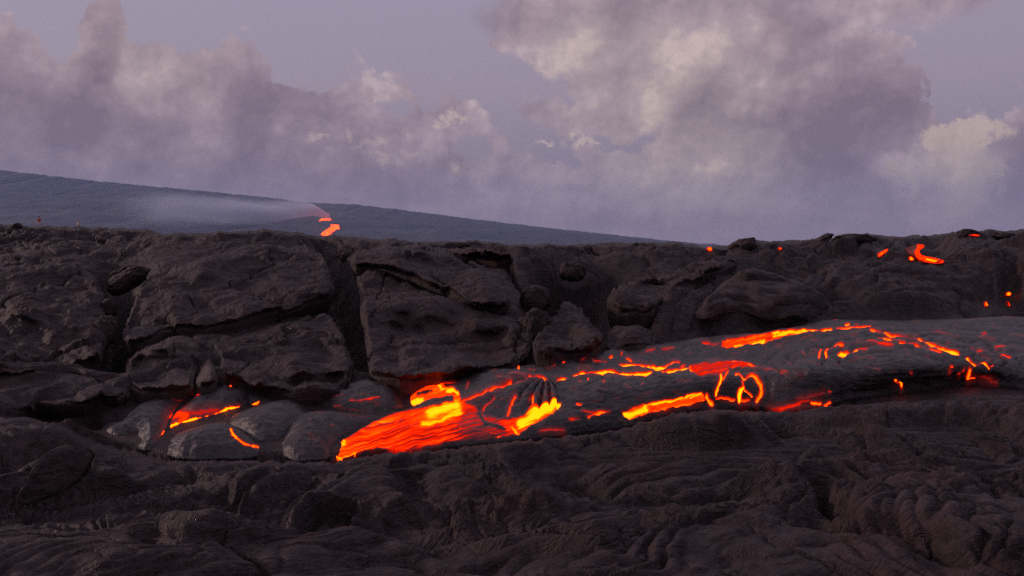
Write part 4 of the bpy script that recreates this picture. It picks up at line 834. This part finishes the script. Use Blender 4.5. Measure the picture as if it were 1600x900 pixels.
# boulders: lumpy stones, squeezed into the cleft and standing on the skyline
def boulder(px, py, wpx, hpx, label, rot=0.0, seed=0, Y=None, mat=None, name='lava_boulder', cat='rock', sink=.25, group='loose rocks on the lava field'):
    if Y is None: Y = float(hit(np.array([px]), np.array([py + hpx * .4]), .1)[1][0])
    if Y > 19:
        g_ = ground_hit([px - wpx * .2, px, px + wpx * .2], [py + hpx * .5 + 1.5] * 3); g_ = g_[~np.isnan(g_)]
        if len(g_): Y = float(np.median(g_)) + .30 * wpx / F * Y
        py += hpx * .24
    w = wpx / F * Y; h = hpx / F * Y
    x = (px - 800) / F * Y; z = EYE - (py - HOR) / F * Y
    n, m = 48, 28; u = np.linspace(0, 2 * np.pi, n, endpoint=False); v = np.linspace(0, np.pi, m)
    U, V = np.meshgrid(u, v); d = np.stack([np.sin(V) * np.cos(U), np.sin(V) * np.sin(U), np.cos(V)], -1)
    bx = np.sign(d) * np.abs(d) ** .8
    nz = fbm(d[..., 0] * 1.3 + d[..., 2] * .7 + seed * 3, d[..., 1] * 1.3 + d[..., 2] * 1.1, 4, seed); nf = ridged(d[..., 0] * 4 + seed, d[..., 1] * 4 + d[..., 2] * 4, 3, seed + 2) - 1
    s = 1 + nz * .22 + nf * .05
    co = bx * s[..., None] * np.array([w / 2, w * .42, h / 2])
    c, sn = math.cos(rot), math.sin(rot); xr = co[..., 0] * c - co[..., 2] * sn; zr = co[..., 0] * sn + co[..., 2] * c
    co = np.stack([xr, co[..., 1], zr], -1).reshape(-1, 3)
    i = np.arange(n * m).reshape(m, n); j = np.roll(i, -1, 1)
    fc = np.stack([i[:-1], i[1:], j[1:], j[:-1]], -1).reshape(-1, 4)
    o = np_mesh(name, co + np.array([x, Y, z]), fc, mat or M_slab, origin=(x, Y, z + co[:, 2].min()))
    return tag(o, label, cat, group)
boulder(200, 438, 64, 30, 'long layered stone wedged across the top of the vertical cleft', rot=.55, seed=1)
boulder(194, 425, 40, 14, 'thin flat stone lying on the long wedged one', rot=.35, seed=11)
boulder(170, 481, 24, 30, 'round smooth stone stuck in the cleft below the long wedged one', seed=2)
boulder(164, 520, 34, 50, 'rough lumpy stone lowest in the vertical cleft', rot=-.2, seed=3)
boulder(838, 468, 48, 40, 'rounded boulder beside the dark hollow, upper of two', seed=4)
boulder(838, 512, 40, 54, 'dark egg shaped boulder beside the dark hollow, lower of two', seed=5)
boulder(895, 424, 40, 30, 'broken black block at the top of the dark hollow', seed=6)
boulder(540, 396, 26, 22, 'small pale block perched at the head of the deep wedge', seed=7, rot=.7, mat=M_slab_pale)
boulder(348, 590, 26, 34, 'pale rounded knob behind the glowing left toe', seed=8, mat=M_slab_pale)
for px, py, w, h, Y, rot, lab in [
    (1160, 380, 40, 22, 34, .35, 'pointed rock with a small horn on the skyline right of the hill'), (1284, 372, 34, 12, 40, .5, 'low sharp shard sticking up on the right skyline'),
    (1336, 370, 64, 16, 42, 0, 'long low rounded rock on the right skyline'), (1512, 362, 30, 16, 42, 0, 'round knob, highest point of the right skyline'), (1560, 366, 44, 12, 42, 0, 'flat rounded knob near the right edge of the skyline'),
    (22, 356, 26, 16, 60, .6, 'tilted pointed rock on the skyline left of the two people'), (158, 373, 8, 14, 46, 1.4, 'small upright stone below the two people'),
    (400, 368, 44, 14, 60, 0, 'low dark rock heap on the skyline left of the far lava'), (712, 382, 40, 9, 50, 0, 'flat stone on the skyline below the hill'), (992, 382, 14, 8, 50, .4, 'tiny dark block on the central skyline'),
    (25, 404, 16, 18, 20, .2, 'small pointed stone standing on the left ledge')]:
    boulder(px, py, w, h, lab, rot=rot, seed=int(px) % 37, Y=Y)
# the tilted shard in the lower left
def shard():
    out = [(20, 792), (42, 745), (66, 708), (100, 700), (136, 712), (128, 738), (108, 765), (60, 785)]
    Y0 = float(np.nanmin(ground_hit([40, 80, 110], [792, 786, 770]))) - .12; fr = []; bk = []
    for i, (px, py) in enumerate(out):
        yy = Y0 + (px - 20) / 116 * .35 + (790 - py) / 90 * .10
        fr.append(((px - 800) / F * yy, yy, EYE - (py - HOR) / F * yy))
    me = bpy.data.meshes.new('tilted_shard'); n = 26
    P = smooth_poly([(a, b) for a, b in out], 2); c = P.mean(0); co = []; faces = []
    m = len(P)
    for s in (0, 1):
        for k in range(n + 1):
            t = k / n
            for (px, py) in P:
                qx = c[0] + (px - c[0]) * t; qy = c[1] + (py - c[1]) * t
                yy = Y0 + (qx - 20) / 116 * .35 + (790 - qy) / 90 * .10
                nn = float(fbm(qx / 18., qy / 18., 4, 33)) * .02
                yy2 = yy + (nn if s == 0 else .075 + nn) - (.03 * (1 - t ** 4) if s == 0 else -.02 * (1 - t ** 4))
                co.append(((qx - 800) / F * yy + s * .02, yy2, EYE - (qy - HOR) / F * yy + s * .015))
    N = (n + 1) * m
    for s in (0, 1):
        for k in range(n):
            for j in range(m):
                a = s * N + k * m + j; b = s * N + k * m + (j + 1) % m; f = (a, b, b + m, a + m)
                faces.append(f if s == 0 else f[::-1])
    for j in range(m):
        a = n * m + j; b = n * m + (j + 1) % m; faces.append((a, b, b + N, a + N))
    co = np.array(co); o = np_mesh('lava_slab', co, np.array(faces)[:, ::-1], M_slab, origin=(co[:, 0].mean(), co[:, 1].mean(), co[:, 2].min()))
    tag(o, 'thin plate of crust standing on edge at the lower left', 'rock slab')
shard()

# ------------------------------------------------------------ fresh flow and toes; the molten parts are meshes of their own
def components(fc, mask, nv):
    """connected groups of masked faces"""
    f = fc[mask]
    lab = np.arange(nv)
    for _ in range(400):
        mn = lab[f].min(1); new = lab.copy(); np.minimum.at(new, f.ravel(), np.repeat(mn, f.shape[1])); new = new[new]
        if (new == lab).all(): break
        lab = new
    return lab[f[:, 0]]
def sub(co, fc, ht):
    u, inv = np.unique(fc, return_inverse=True); return co[u], inv.reshape(fc.shape), ht[u]
def flow(name, poly, T, label, cat, thresh=.40, detail=flow_detail, group=None, heat=flow_heat, **kw):
    co, fc, ht, px, py = relief(name, poly, T, heat=heat, detail=detail, split=True, **kw)
    c = co.mean(0); base = (float(c[0]), float(c[1]), float(co[:, 2].min()))
    e = empty(name, base); tag(e, label, cat, group)
    hm = ht[fc].mean(1); hot = hm > thresh
    if hot.any():
        lab = components(fc, hot, len(co)); idx = np.where(hot)[0]
        u, inv, cnt = np.unique(lab, return_inverse=True, return_counts=True)
        small = cnt[inv] < 24; hot[idx[small]] = False; idx = idx[~small]; inv = inv[~small]
        for g_ in np.unique(inv):
            a, b, h = sub(co, fc[idx[inv == g_]], ht)
            nm = 'molten_lava' if len(b) > 2600 else 'glowing_crack'
            np_mesh(nm, a - np.array(base), b, M_lava, parent=e, heat=h)
    a, b, h = sub(co, fc[~hot], ht)
    np_mesh('crust', a - np.array(base), b, M_lava, parent=e, heat=h)
    return e
FLOW = [(522, 700), (527, 716), (545, 713), (572, 704), (600, 702), (650, 704), (700, 697), (760, 690), (850, 682), (900, 676), (960, 670), (1020, 656), (1060, 642), (1120, 636), (1190, 634), (1215, 640), (1262, 638), (1310, 628),
        (1350, 616), (1400, 612), (1450, 608), (1490, 598), (1550, 600), (1620, 606), (1720, 608), (2040, 612), (2040, 496), (1720, 492), (1600, 494), (1500, 498), (1420, 500), (1340, 500), (1290, 498), (1240, 512), (1180, 520), (1120, 524), (1060, 534),
        (1010, 540), (960, 546), (915, 552), (872, 553), (862, 564), (820, 570), (770, 574), (715, 578), (692, 590), (660, 594), (632, 610), (634, 628), (640, 638), (600, 650), (560, 672), (530, 690)]
flow('lava_flow', FLOW, .17, 'long glowing lava flow with a bright orange tongue and grey wrinkled crust', 'lava flow', step=.9, r=15, r_up=8, bulges=[(1400, 562, 150, 34, .14), (1250, 585, 70, 26, .08), (1120, 585, 80, 26, .08), (960, 600, 110, 28, .09), (740, 615, 40, 20, .06), (640, 665, 70, 16, .05)], skirt=.26, undercut=.25, jag=1.6, seed=20)
def toe_detail(seed):
    def f(px, py, X, Y, d):
        return (fbm(X * 2.2, Y * 1.6, 3, seed) * .016 + (ridged(X * 3.5 + Y, Y * 7, 3, seed + 1) - 1) * .012 + fbm(X * 12, Y * 9, 3, seed + 2) * .006) * np.clip(d / 5, 0, 1)
    return f
def toe_heat(px, py, X, Y, dd): return np.clip(line_heat(np.asarray(px, float), np.asarray(py, float), TOE), 0, 1.05)
tk = dict(detail=None, heat=toe_heat, skirt=.14, undercut=.4, jag=1.0, step=.9)
def toe(poly, T, label, seed, **kw):
    d = dict(tk); d.update(kw); d['detail'] = toe_detail(seed); flow('lava_toe', poly, T, label, 'lava toe', seed=seed, group='fresh lava toes left of the main flow', **d)
toe([(330, 600), (362, 592), (410, 600), (450, 612), (470, 625), (430, 640), (400, 640), (350, 632)], .16, 'dark dome of new lava behind the other toes with red specks', 24, r_up=10)
toe([(156, 672), (164, 662), (188, 660), (205, 640), (232, 624), (270, 613), (316, 608), (300, 624), (283, 638), (268, 660), (259, 682), (250, 700), (232, 704), (213, 698), (214, 682), (190, 686), (170, 684)], .17, 'grey knobbly toe with silvery tips, farthest from the bright tongue', 21, r=30, r_up=12)
toe([(256, 683), (263, 660), (286, 634), (320, 607), (356, 592), (400, 600), (432, 616), (412, 633), (376, 641), (345, 651), (305, 662), (280, 668), (264, 681)], .18, 'sloping toe whose lower rim glows bright orange and yellow', 22, r=26, r_up=12)
toe([(260, 692), (272, 678), (302, 669), (345, 658), (366, 664), (400, 690), (420, 706), (390, 716), (345, 716), (300, 718), (262, 712), (258, 702)], .20, 'rounded grey toe below the glowing rim, resting on old crust', 23, r=38, r_up=10)
toe([(348, 658), (368, 645), (402, 636), (440, 621), (480, 628), (492, 650), (470, 680), (430, 696), (404, 698), (380, 690), (362, 674)], .22, 'bulging grey toe with a red crack along its lower left rim', 25, r=36, r_up=12)
toe([(468, 626), (500, 610), (560, 594), (606, 588), (618, 600), (632, 622), (638, 640), (600, 650), (548, 648), (500, 640)], .20, 'wrinkled brown toe with thin red seams beside the bright molten bend', 26, heat=flow_heat, r=26, r_up=12)
toe([(430, 700), (440, 672), (462, 648), (500, 640), (552, 648), (606, 654), (572, 668), (540, 684), (524, 698), (520, 714), (490, 718), (450, 718)], .20, 'dark slumped lobe just left of the tip of the bright tongue', 27, heat=flow_heat, r=40, r_up=12)
# small far breakouts
def spot(poly, label, peak, lift=.10, seed=0, glow=None):
    P = np.asarray(poly, float)
    def ht(px, py, X, Y, dd):
        px = np.asarray(px, float); py = np.asarray(py, float)
        h = peak * (.72 + .28 * np.clip(dd / 2.0, 0, 1)) + .12 * pn(px / 4., py / 3., seed)
        if glow:
            d, _ = seg_dist(px, py, glow); h = np.maximum(h * .85, 1.0 * np.exp(-(d / 2.5) ** 2))
        return np.clip(h * np.clip(dd / 1.2 + .35, 0, 1), 0, 1.05)
    P = smooth_poly(poly, 1); st = .45; gx = np.arange(P[:, 0].min() - 1, P[:, 0].max() + 1, st); gy = np.arange(P[:, 1].min() - 1, P[:, 1].max() + 1, st)
    GX, GY = np.meshgrid(gx, gy); ins = inside(GX + .5 * pn(GX / 3., GY / 3., seed), GY + .5 * pn(GX / 3. + 5, GY / 3., seed), P); dd, _ = seg_dist(GX, GY, P, True)
    px, py, d = GX[ins], GY[ins], dd[ins]; Y = ground_hit(px, py + .5); Y = np.where(np.isnan(Y), np.nanmedian(Y), Y)
    Y = .35 * Y + .65 * np.median(Y) if np.ptp(Y) < 4 else np.full(Y.shape, np.percentile(Y, 15)); Y = np.minimum(Y, ground_hit(px, py + .5)) if not np.isnan(ground_hit(px, py + .5)).any() else Y
    Y = Y * (1 - .004 - .002 * np.clip(d / 2, 0, 1)); co = np.stack([(px - 800) / F * Y, Y, EYE - (py - HOR) / F * Y], 1)
    v = -np.ones(GX.shape, int); v[ins] = np.arange(len(px)); q = np.stack([v[:-1, :-1], v[:-1, 1:], v[1:, 1:], v[1:, :-1]], -1).reshape(-1, 4); q = q[(q >= 0).all(1)][:, ::-1]
    ed = np.concatenate([q[:, [0, 1]], q[:, [1, 2]], q[:, [2, 3]], q[:, [3, 0]]]); key = np.sort(ed, 1); kk = key[:, 0] * 100000 + key[:, 1]
    u, inv, cnt = np.unique(kk, return_inverse=True, return_counts=True); bd = ed[cnt[inv] == 1]; bv = np.unique(bd); m2 = -np.ones(len(co), int); m2[bv] = len(co) + np.arange(len(bv))
    h = ht(px, py, None, None, d); back = co[bv] + np.array([0, .5, -.08])
    o = np_mesh('lava_breakout', np.vstack([co, back]), np.vstack([q, np.stack([bd[:, 1], bd[:, 0], m2[bd[:, 0]], m2[bd[:, 1]]], 1)]), M_lava, heat=np.concatenate([h, h[bv]]), origin=tuple(co.mean(0) - [0, 0, .1]))
    return tag(o, label, 'lava breakout', 'small far lava breakouts')
spot([(1104, 387), (1108, 385), (1113, 387), (1113, 392), (1107, 393)], 'single orange red spot where the hill meets the rocky skyline', .78, .45, 1)
spot([(1215, 387), (1220, 386), (1223, 389), (1219, 391)], 'tiny red spot on rocks right of the pointed skyline rock', .76, .55, 2)
spot([(1371, 400), (1373, 395), (1380, 391), (1389, 387), (1387, 393), (1379, 399), (1374, 403)], 'small red smear left of the curving far breakout', .72, .45, 3)
spot([(1420, 401), (1424, 400), (1430, 406), (1422, 408)], 'orange blob touching the foot of the curving far breakout', .88, .45, 4)
spot([(1432, 380), (1444, 382), (1446, 386), (1436, 392), (1441, 399), (1462, 402), (1479, 408), (1470, 413), (1448, 411), (1432, 405), (1427, 394), (1432, 387)], 'bright curving breakout high on the right slope', .74, .32, 5, glow=[(1448, 405), (1466, 409)])
spot([(1514, 366), (1522, 365), (1532, 367), (1530, 370), (1516, 369)], 'faint dull red strip under the skyline knob', .62, .6, 6)
spot([(1538, 471), (1542, 471), (1545, 478), (1540, 479)], 'small orange drop on the right slope, left of two others', .88, .2, 7)
spot([(1572, 457), (1578, 455), (1581, 459), (1578, 463), (1573, 462)], 'round orange drop near the right edge, uppermost of three', .88, .2, 8)
spot([(1573, 470), (1576, 470), (1580, 479), (1577, 480)], 'thin red drip below the round orange drop', .66, .2, 9)

# ------------------------------------------------------------ the hill, its burning stream, smoke
def build_hill():
    prof = np.array([(-2600, 236), (-1400, 236), (-600, 240), (-200, 251), (0, 266), (150, 283), (330, 300), (430, 310), (480, 317), (560, 320), (640, 330), (800, 350), (900, 361), (1000, 372), (1100, 383), (1160, 391), (1300, 398), (3000, 405)], float)
    Yr = 3600.0
    n = 1500; px = np.linspace(-2600, 1500, n); hz = EYE + (HOR - np.interp(px, prof[:, 0], prof[:, 1])) / F * Yr
    x = (px - 800) / F * Yr
    hz = hz + fbm(x / 60., x * 0, 3, 2) * 2.2 + np.abs(pn(x / 9., x * 0 + 3.3, 4)) * 3.0 * (px < 1080)
    rows = np.linspace(0, 1, 60); co = []
    back = np.linspace(0, 1, 12)[1:]
    X, Rw = np.meshgrid(x, rows); Y = 1500 + (Yr - 1500) * Rw
    sc = Y / Yr * 0 + 1
    Zr = -20 + (hz[None, :] + 20) * Rw ** 1.15
    Zr = Zr + fbm(X / 220., Y / 220., 4, 6) * 9 * np.sin(np.pi * Rw) + np.abs(pn(X / 12., Y / 14., 9)) * 2.0 * (Rw < 1)
    Xb, Bk = np.meshgrid(x, back); Yb = Yr + 2600 * Bk; Zb = hz[None, :] * (1 - Bk) - 30 * Bk - 2 * np.sin(np.pi * Bk) * 0
    X = np.vstack([X, Xb]); Y = np.vstack([Y, Yb]); Z = np.vstack([Zr, Zb])
    co = np.stack([X, Y, Z], -1).reshape(-1, 3); i = np.arange(len(co)).reshape(X.shape)
    fc = np.stack([i[:-1, :-1], i[:-1, 1:], i[1:, 1:], i[1:, :-1]], -1).reshape(-1, 4)[:, ::-1]
    m, k = mat_new('forested_slope'); pos = k.n('ShaderNodeNewGeometry').outputs['Position']
    c = k.ramp(k.noise(pos, .02, 6, .65), [(.35, (.008, .011, .014, 1)), (.65, (.022, .026, .028, 1))])
    c = k.mix(k.m('MULTIPLY', k.step(k.noise(k.v('MULTIPLY', pos, (.3, .05, 1.0)), .05, 4, .6), .50, .62), .9), c, (.052, .044, .040, 1))
    c = k.mix(k.step(k.noise(pos, .0022, 3, .5), .50, .62), c, (.030, .024, .022, 1))
    b = k.n('ShaderNodeBsdfPrincipled'); k.put(b.inputs['Base Color'], c); b.inputs['Roughness'].default_value = .95
    o = k.n('ShaderNodeOutputMaterial'); k.put(o.inputs[0], b.outputs[0])
    h = np_mesh('hill', co, fc, m); h['kind'] = 'structure'
    return x, hz, Yr
HX, HZ, HY = build_hill()
def hill_pt(px, py, lift=3.0):
    a = (px - 800) / F; b = (HOR - py) / F
    for Y in np.linspace(1550, 3600, 600):
        rw = (Y - 1500) / (HY - 1500); z = -20 + (np.interp(a * Y, HX, HZ) + 20) * rw ** 1.15
        if z >= EYE + b * Y: break
    return np.array([a * Y, Y - lift, EYE + b * Y])
def far_stream():
    poly = [(500, 345), (504, 341), (510, 342), (513, 338), (517, 342), (516, 345), (523, 347), (526, 349), (530, 346), (532, 350), (530, 355), (524, 360), (516, 364), (506, 368), (503, 366), (510, 360), (517, 356), (520, 353), (515, 348), (509, 346), (504, 348)]
    P = np.asarray(poly, float); gx = np.arange(P[:, 0].min() - 1, P[:, 0].max() + 1, .25); gy = np.arange(P[:, 1].min() - 1, P[:, 1].max() + 1, .25)
    GX, GY = np.meshgrid(gx, gy); jx = GX + pn(GX / 2., GY / 2., 3) * .7; jy = GY + pn(GX / 2. + 9, GY / 2., 4) * .7
    ins = inside(jx, jy, P); d, _ = seg_dist(jx, jy, P, True); co = np.zeros(GX.shape + (3,))
    for i in range(0, GX.shape[0]):
        for j in range(0, GX.shape[1]):
            if ins[i, j]: co[i, j] = hill_pt(GX[i, j], GY[i, j], 14 + 4 * min(d[i, j], 1))
    v = -np.ones(GX.shape, int); v[ins] = np.arange(ins.sum()); q = np.stack([v[:-1, :-1], v[:-1, 1:], v[1:, 1:], v[1:, :-1]], -1).reshape(-1, 4); q = q[(q >= 0).all(1)][:, ::-1]
    c = co[ins]; h = .80 + .10 * pn(GX[ins] / 2., GY[ins] / 2., 5)
    ed = np.concatenate([q[:, [0, 1]], q[:, [1, 2]], q[:, [2, 3]], q[:, [3, 0]]]); key = np.sort(ed, 1); kk = key[:, 0] * 100000 + key[:, 1]
    u, inv, cnt = np.unique(kk, return_inverse=True, return_counts=True); bd = ed[cnt[inv] == 1]; bv = np.unique(bd); m2 = -np.ones(len(c), int); m2[bv] = len(c) + np.arange(len(bv))
    nb = c[bv] + np.array([0, 26, -4]); f2 = np.stack([bd[:, 1], bd[:, 0], m2[bd[:, 0]], m2[bd[:, 1]]], 1)
    o = np_mesh('lava_stream', np.vstack([c, nb]), np.vstack([q, f2]), M_far_lava, heat=np.concatenate([h, h[bv]]), origin=tuple(c.mean(0) - [0, 0, 10]))
    tag(o, 'bright orange lava stream bending down the distant hill under smoke', 'lava stream')
far_stream()
def smoke():
    a = hill_pt(512, 338); verts = []
    path = [(514, 338, 4, 2300), (490, 328, 9, 2280), (455, 325, 17, 2260), (400, 324, 29, 2230), (330, 326, 40, 2200), (250, 324, 44, 2160), (170, 316, 42, 2100), (70, 312, 40, 2050)]
    n = 20; co = []
    for (px, py, rad, Y) in path:
        cx, cz = (px - 800) / F * Y, EYE + (HOR - py) / F * Y; rr = rad / F * Y
        for k in range(n):
            t = 2 * math.pi * k / n; co.append((cx, Y + math.cos(t) * rr * 2.2, cz + math.sin(t) * rr))
    fc = []
    for i in range(len(path) - 1):
        for k in range(n): fc.append((i * n + k, i * n + (k + 1) % n, (i + 1) * n + (k + 1) % n, (i + 1) * n + k))
    for i in (0, len(path) - 1):
        c = len(co); co.append(tuple(np.mean(co[i * n:(i + 1) * n], 0)))
        for k in range(n): fc.append((i * n + k, i * n + (k + 1) % n, c, c))
    me = bpy.data.meshes.new('smoke'); me.from_pydata([tuple(map(float, v)) for v in co], [], [tuple(dict.fromkeys(f)) for f in fc]); me.validate()
    m, k = mat_new('thin_smoke'); pos = k.n('ShaderNodeNewGeometry').outputs['Position']
    sp = k.n('ShaderNodeSeparateXYZ'); k.put(sp.inputs[0], pos); s = k.m('DIVIDE', k.m('SUBTRACT', -430.0, sp.outputs[0]), 700.0, clamp=True)
    mp = k.v('MULTIPLY', pos, (.006, .004, .017)); nz = k.step(k.noise(mp, 1.0, 5, .62), .34, .70)
    # centre line of the drifting plume, to thin it out towards its skin
    fcv = k.n('ShaderNodeFloatCurve'); cv = fcv.mapping.curves[0]
    zs = [(-(((px - 800) / F * Y) + 430) / 700, (EYE + (HOR - py) / F * Y) / 200, rad / F * Y) for px, py, rad, Y in path]
    zs = [(max(0, min(1, u)), z, r_) for u, z, r_ in zs]
    for i, (u, z, r_) in enumerate(zs):
        if i < 2: cv.points[i].location = (u, z)
        else: cv.points.new(u, z)
    fcv.mapping.update(); k.put(fcv.inputs[1], s)
    dz = k.m('ABSOLUTE', k.m('SUBTRACT', sp.outputs[2], k.m('MULTIPLY', fcv.outputs[0], 200.0)))
    rad = k.m('MULTIPLY_ADD', k.m('POWER', s, .5), 72.0, 4.0)
    edge = k.m('SUBTRACT', 1.0, k.step(k.m('DIVIDE', dz, rad), .0, .95))
    edge = k.m('MULTIPLY', edge, k.m('SUBTRACT', 1.0, k.step(s, .45, .86)))
    den = k.m('MULTIPLY', k.m('MULTIPLY', nz, edge), k.m('MULTIPLY_ADD', k.m('POWER', s, .6), -.018, .030))
    vv = k.n('ShaderNodeVolumePrincipled'); vv.inputs['Color'].default_value = (.70, .79, .95, 1); k.put(vv.inputs['Density'], den); vv.inputs['Anisotropy'].default_value = .2
    o = k.n('ShaderNodeOutputMaterial'); k.put(o.inputs['Volume'], vv.outputs[0])
    me.materials.append(m); ob = bpy.data.objects.new('smoke', me); COL.objects.link(ob); ob['kind'] = 'stuff'
smoke()
def haze():
    co = [(x, y, z) for x in (-7600, 6000) for y in (-1500, 6400) for z in (-40, 415)]
    me = bpy.data.meshes.new('haze'); me.from_pydata(co, [], [(0, 1, 3, 2), (4, 6, 7, 5), (0, 4, 5, 1), (2, 3, 7, 6), (0, 2, 6, 4), (1, 5, 7, 3)])
    m, k = mat_new('evening_air'); vv = k.n('ShaderNodeVolumePrincipled'); vv.inputs['Color'].default_value = (.36, .52, .92, 1); vv.inputs['Density'].default_value = HAZE
    o = k.n('ShaderNodeOutputMaterial'); k.put(o.inputs['Volume'], vv.outputs[0]); me.materials.append(m)
    ob = bpy.data.objects.new('haze', me); COL.objects.link(ob); ob['kind'] = 'stuff'
HAZE = .00011
haze()

# ------------------------------------------------------------ the two people on the ridge
def flat_mat(name, c, rough=.8):
    m, k = mat_new(name); pos = k.n('ShaderNodeNewGeometry').outputs['Position']
    cc = k.mix(k.noise(pos, 12, 3, .5), tuple(a * .8 for a in c[:3]) + (1,), tuple(min(1, a * 1.2) for a in c[:3]) + (1,))
    b = k.n('ShaderNodeBsdfPrincipled'); k.put(b.inputs['Base Color'], cc); b.inputs['Roughness'].default_value = rough
    o = k.n('ShaderNodeOutputMaterial'); k.put(o.inputs[0], b.outputs[0]); return m
M_skin = flat_mat('skin', (.42, .24, .17, 1)); M_hair = flat_mat('hair', (.03, .02, .018, 1)); M_red = flat_mat('red_cloth', (.42, .035, .028, 1)); M_pale = flat_mat('pale_cloth', (.48, .42, .38, 1))
M_black = flat_mat('black_cloth', (.025, .022, .025, 1)); M_boot = flat_mat('boot_leather', (.06, .045, .035, 1)); M_fair = flat_mat('fair_hair', (.30, .20, .12, 1))
def skin_mesh(name, verts, edges, rad, mat, parent, root=0, lv=2):
    me = bpy.data.meshes.new(name); me.from_pydata(verts, edges, []); o = bpy.data.objects.new(name, me); COL.objects.link(o)
    md = o.modifiers.new('skin', 'SKIN'); md.use_smooth_shade = True
    if not me.skin_vertices:
        import bmesh
        bm = bmesh.new(); bm.from_mesh(me); bm.verts.layers.skin.verify(); bm.to_mesh(me); bm.free()
    for i, v in enumerate(me.skin_vertices[0].data):
        r_ = rad[i]; v.radius = (r_, r_) if not isinstance(r_, tuple) else r_; v.use_root = (i == root)
    s = o.modifiers.new('subd', 'SUBSURF'); s.levels = s.render_levels = lv
    me.materials.append(mat); o.parent = parent; return o
def person(px, py, Y, label, shirt, shorts, hair, arm, turn, pack=None):
    x = (px - 800) / F * Y; z = EYE - (py - HOR) / F * Y
    z = max(z, ground_z(x, Y)) if abs(z - ground_z(x, Y)) > .02 else z
    z = ground_z(x, Y) - .02
    e = empty('person', (x, Y, z)); e.rotation_euler = (0, 0, turn); tag(e, label, 'person', 'people on the ridge')
    s = 1.0
    V = [(0, 0, .95), (0, .01, 1.15), (0, 0, 1.36), (0, 0, 1.47), (0, -.01, 1.53), (0, -.02, 1.62), (0, -.01, 1.70)]
    Rr = [(.15, .11), (.13, .10), (.16, .11), (.07, .07), (.05, .05), (.085, .10), (.075, .085)]
    E = [(i, i + 1) for i in range(6)]
    def chain(start, pts, rs):
        i = start
        for p_, r_ in zip(pts, rs): V.append(p_); Rr.append(r_); E.append((i, len(V) - 1)); i = len(V) - 1
        return i
    for sd in (-1, 1):
        chain(0, [(sd * .10, 0, .88), (sd * .115, -.01, .50), (sd * .12, .03, .10), (sd * .13, -.10, .045)], [.088, .058, .04, .035])
        a = arm[0] if sd < 0 else arm[1]
        sh = (sd * .19, 0, 1.42); el = (sd * (.21 + .22 * a), -.02, 1.14 + .05 * a); wr = (sd * (.22 + .36 * a), -.10 - .05 * a, .90 + .12 * a); pm = (wr[0] + sd * .02, wr[1] - .03, wr[2] - .08)
        i = chain(2, [sh, el, wr, pm], [.055, .042, .028, .036])
        for f in range(4):
            y = (f - 1.5) * .022; b = (pm[0], pm[1] + y, pm[2] - .02)
            chain(i, [(b[0], b[1], b[2] - .035), (b[0] - sd * .01, b[1], b[2] - .07 - .01 * (f in (1, 2)))], [.010, .008])
        chain(i, [(pm[0] - sd * .02, pm[1] - .045, pm[2] + .01), (pm[0] - sd * .03, pm[1] - .06, pm[2] - .02)], [.012, .010])
    V.append((0, -.125, 1.61)); Rr.append(.014); E.append((5, len(V) - 1))
    skin_mesh('body', V, E, Rr, M_skin, e)
    skin_mesh('shirt', [(0, .005, .98), (0, .01, 1.16), (0, .0, 1.36), (0, 0, 1.44), (-.18, 0, 1.42), (-.25, -.01, 1.28), (.18, 0, 1.42), (.25, -.01, 1.28)], [(0, 1), (1, 2), (2, 3), (2, 4), (4, 5), (2, 6), (6, 7)],
              [(.18, .14), (.165, .135), (.19, .145), (.10, .09), .078, .068, .078, .068], shirt, e, 1, 2)
    skin_mesh('shorts', [(0, 0, .98), (0, 0, .90), (-.11, 0, .78), (-.12, -.01, .56), (.11, 0, .78), (.12, -.01, .56)], [(0, 1), (1, 2), (2, 3), (1, 4), (4, 5)], [(.18, .14), (.17, .14), .115, .095, .115, .095], shorts, e, 0, 2)
    skin_mesh('hair', [(0, .02, 1.62), (0, .015, 1.70), (0, 0, 1.745)], [(0, 1), (1, 2)], [(.09, .09), (.098, .105), (.07, .08)], hair, e, 1, 2)
    for sd in (-1, 1): skin_mesh('boot', [(sd * .12, .04, .16), (sd * .125, .04, .05), (sd * .132, -.12, .04)], [(0, 1), (1, 2)], [.058, .055, .045], M_boot, e, 1, 1)
    if pack: skin_mesh('backpack', [(0, .20, 1.05), (0, .22, 1.22), (0, .19, 1.38)], [(0, 1), (1, 2)], [(.15, .10), (.17, .12), (.13, .09)], pack, e, 1, 1)
    return e
person(61, 355, 132, 'person in a red shirt and pale shorts standing on the ridge', M_red, M_pale, M_hair, (.8, .15), .4)
person(122, 356, 150, 'person in a pale top with black shorts standing alone on the ridge', M_pale, M_black, M_fair, (.5, .1), math.pi * .8)
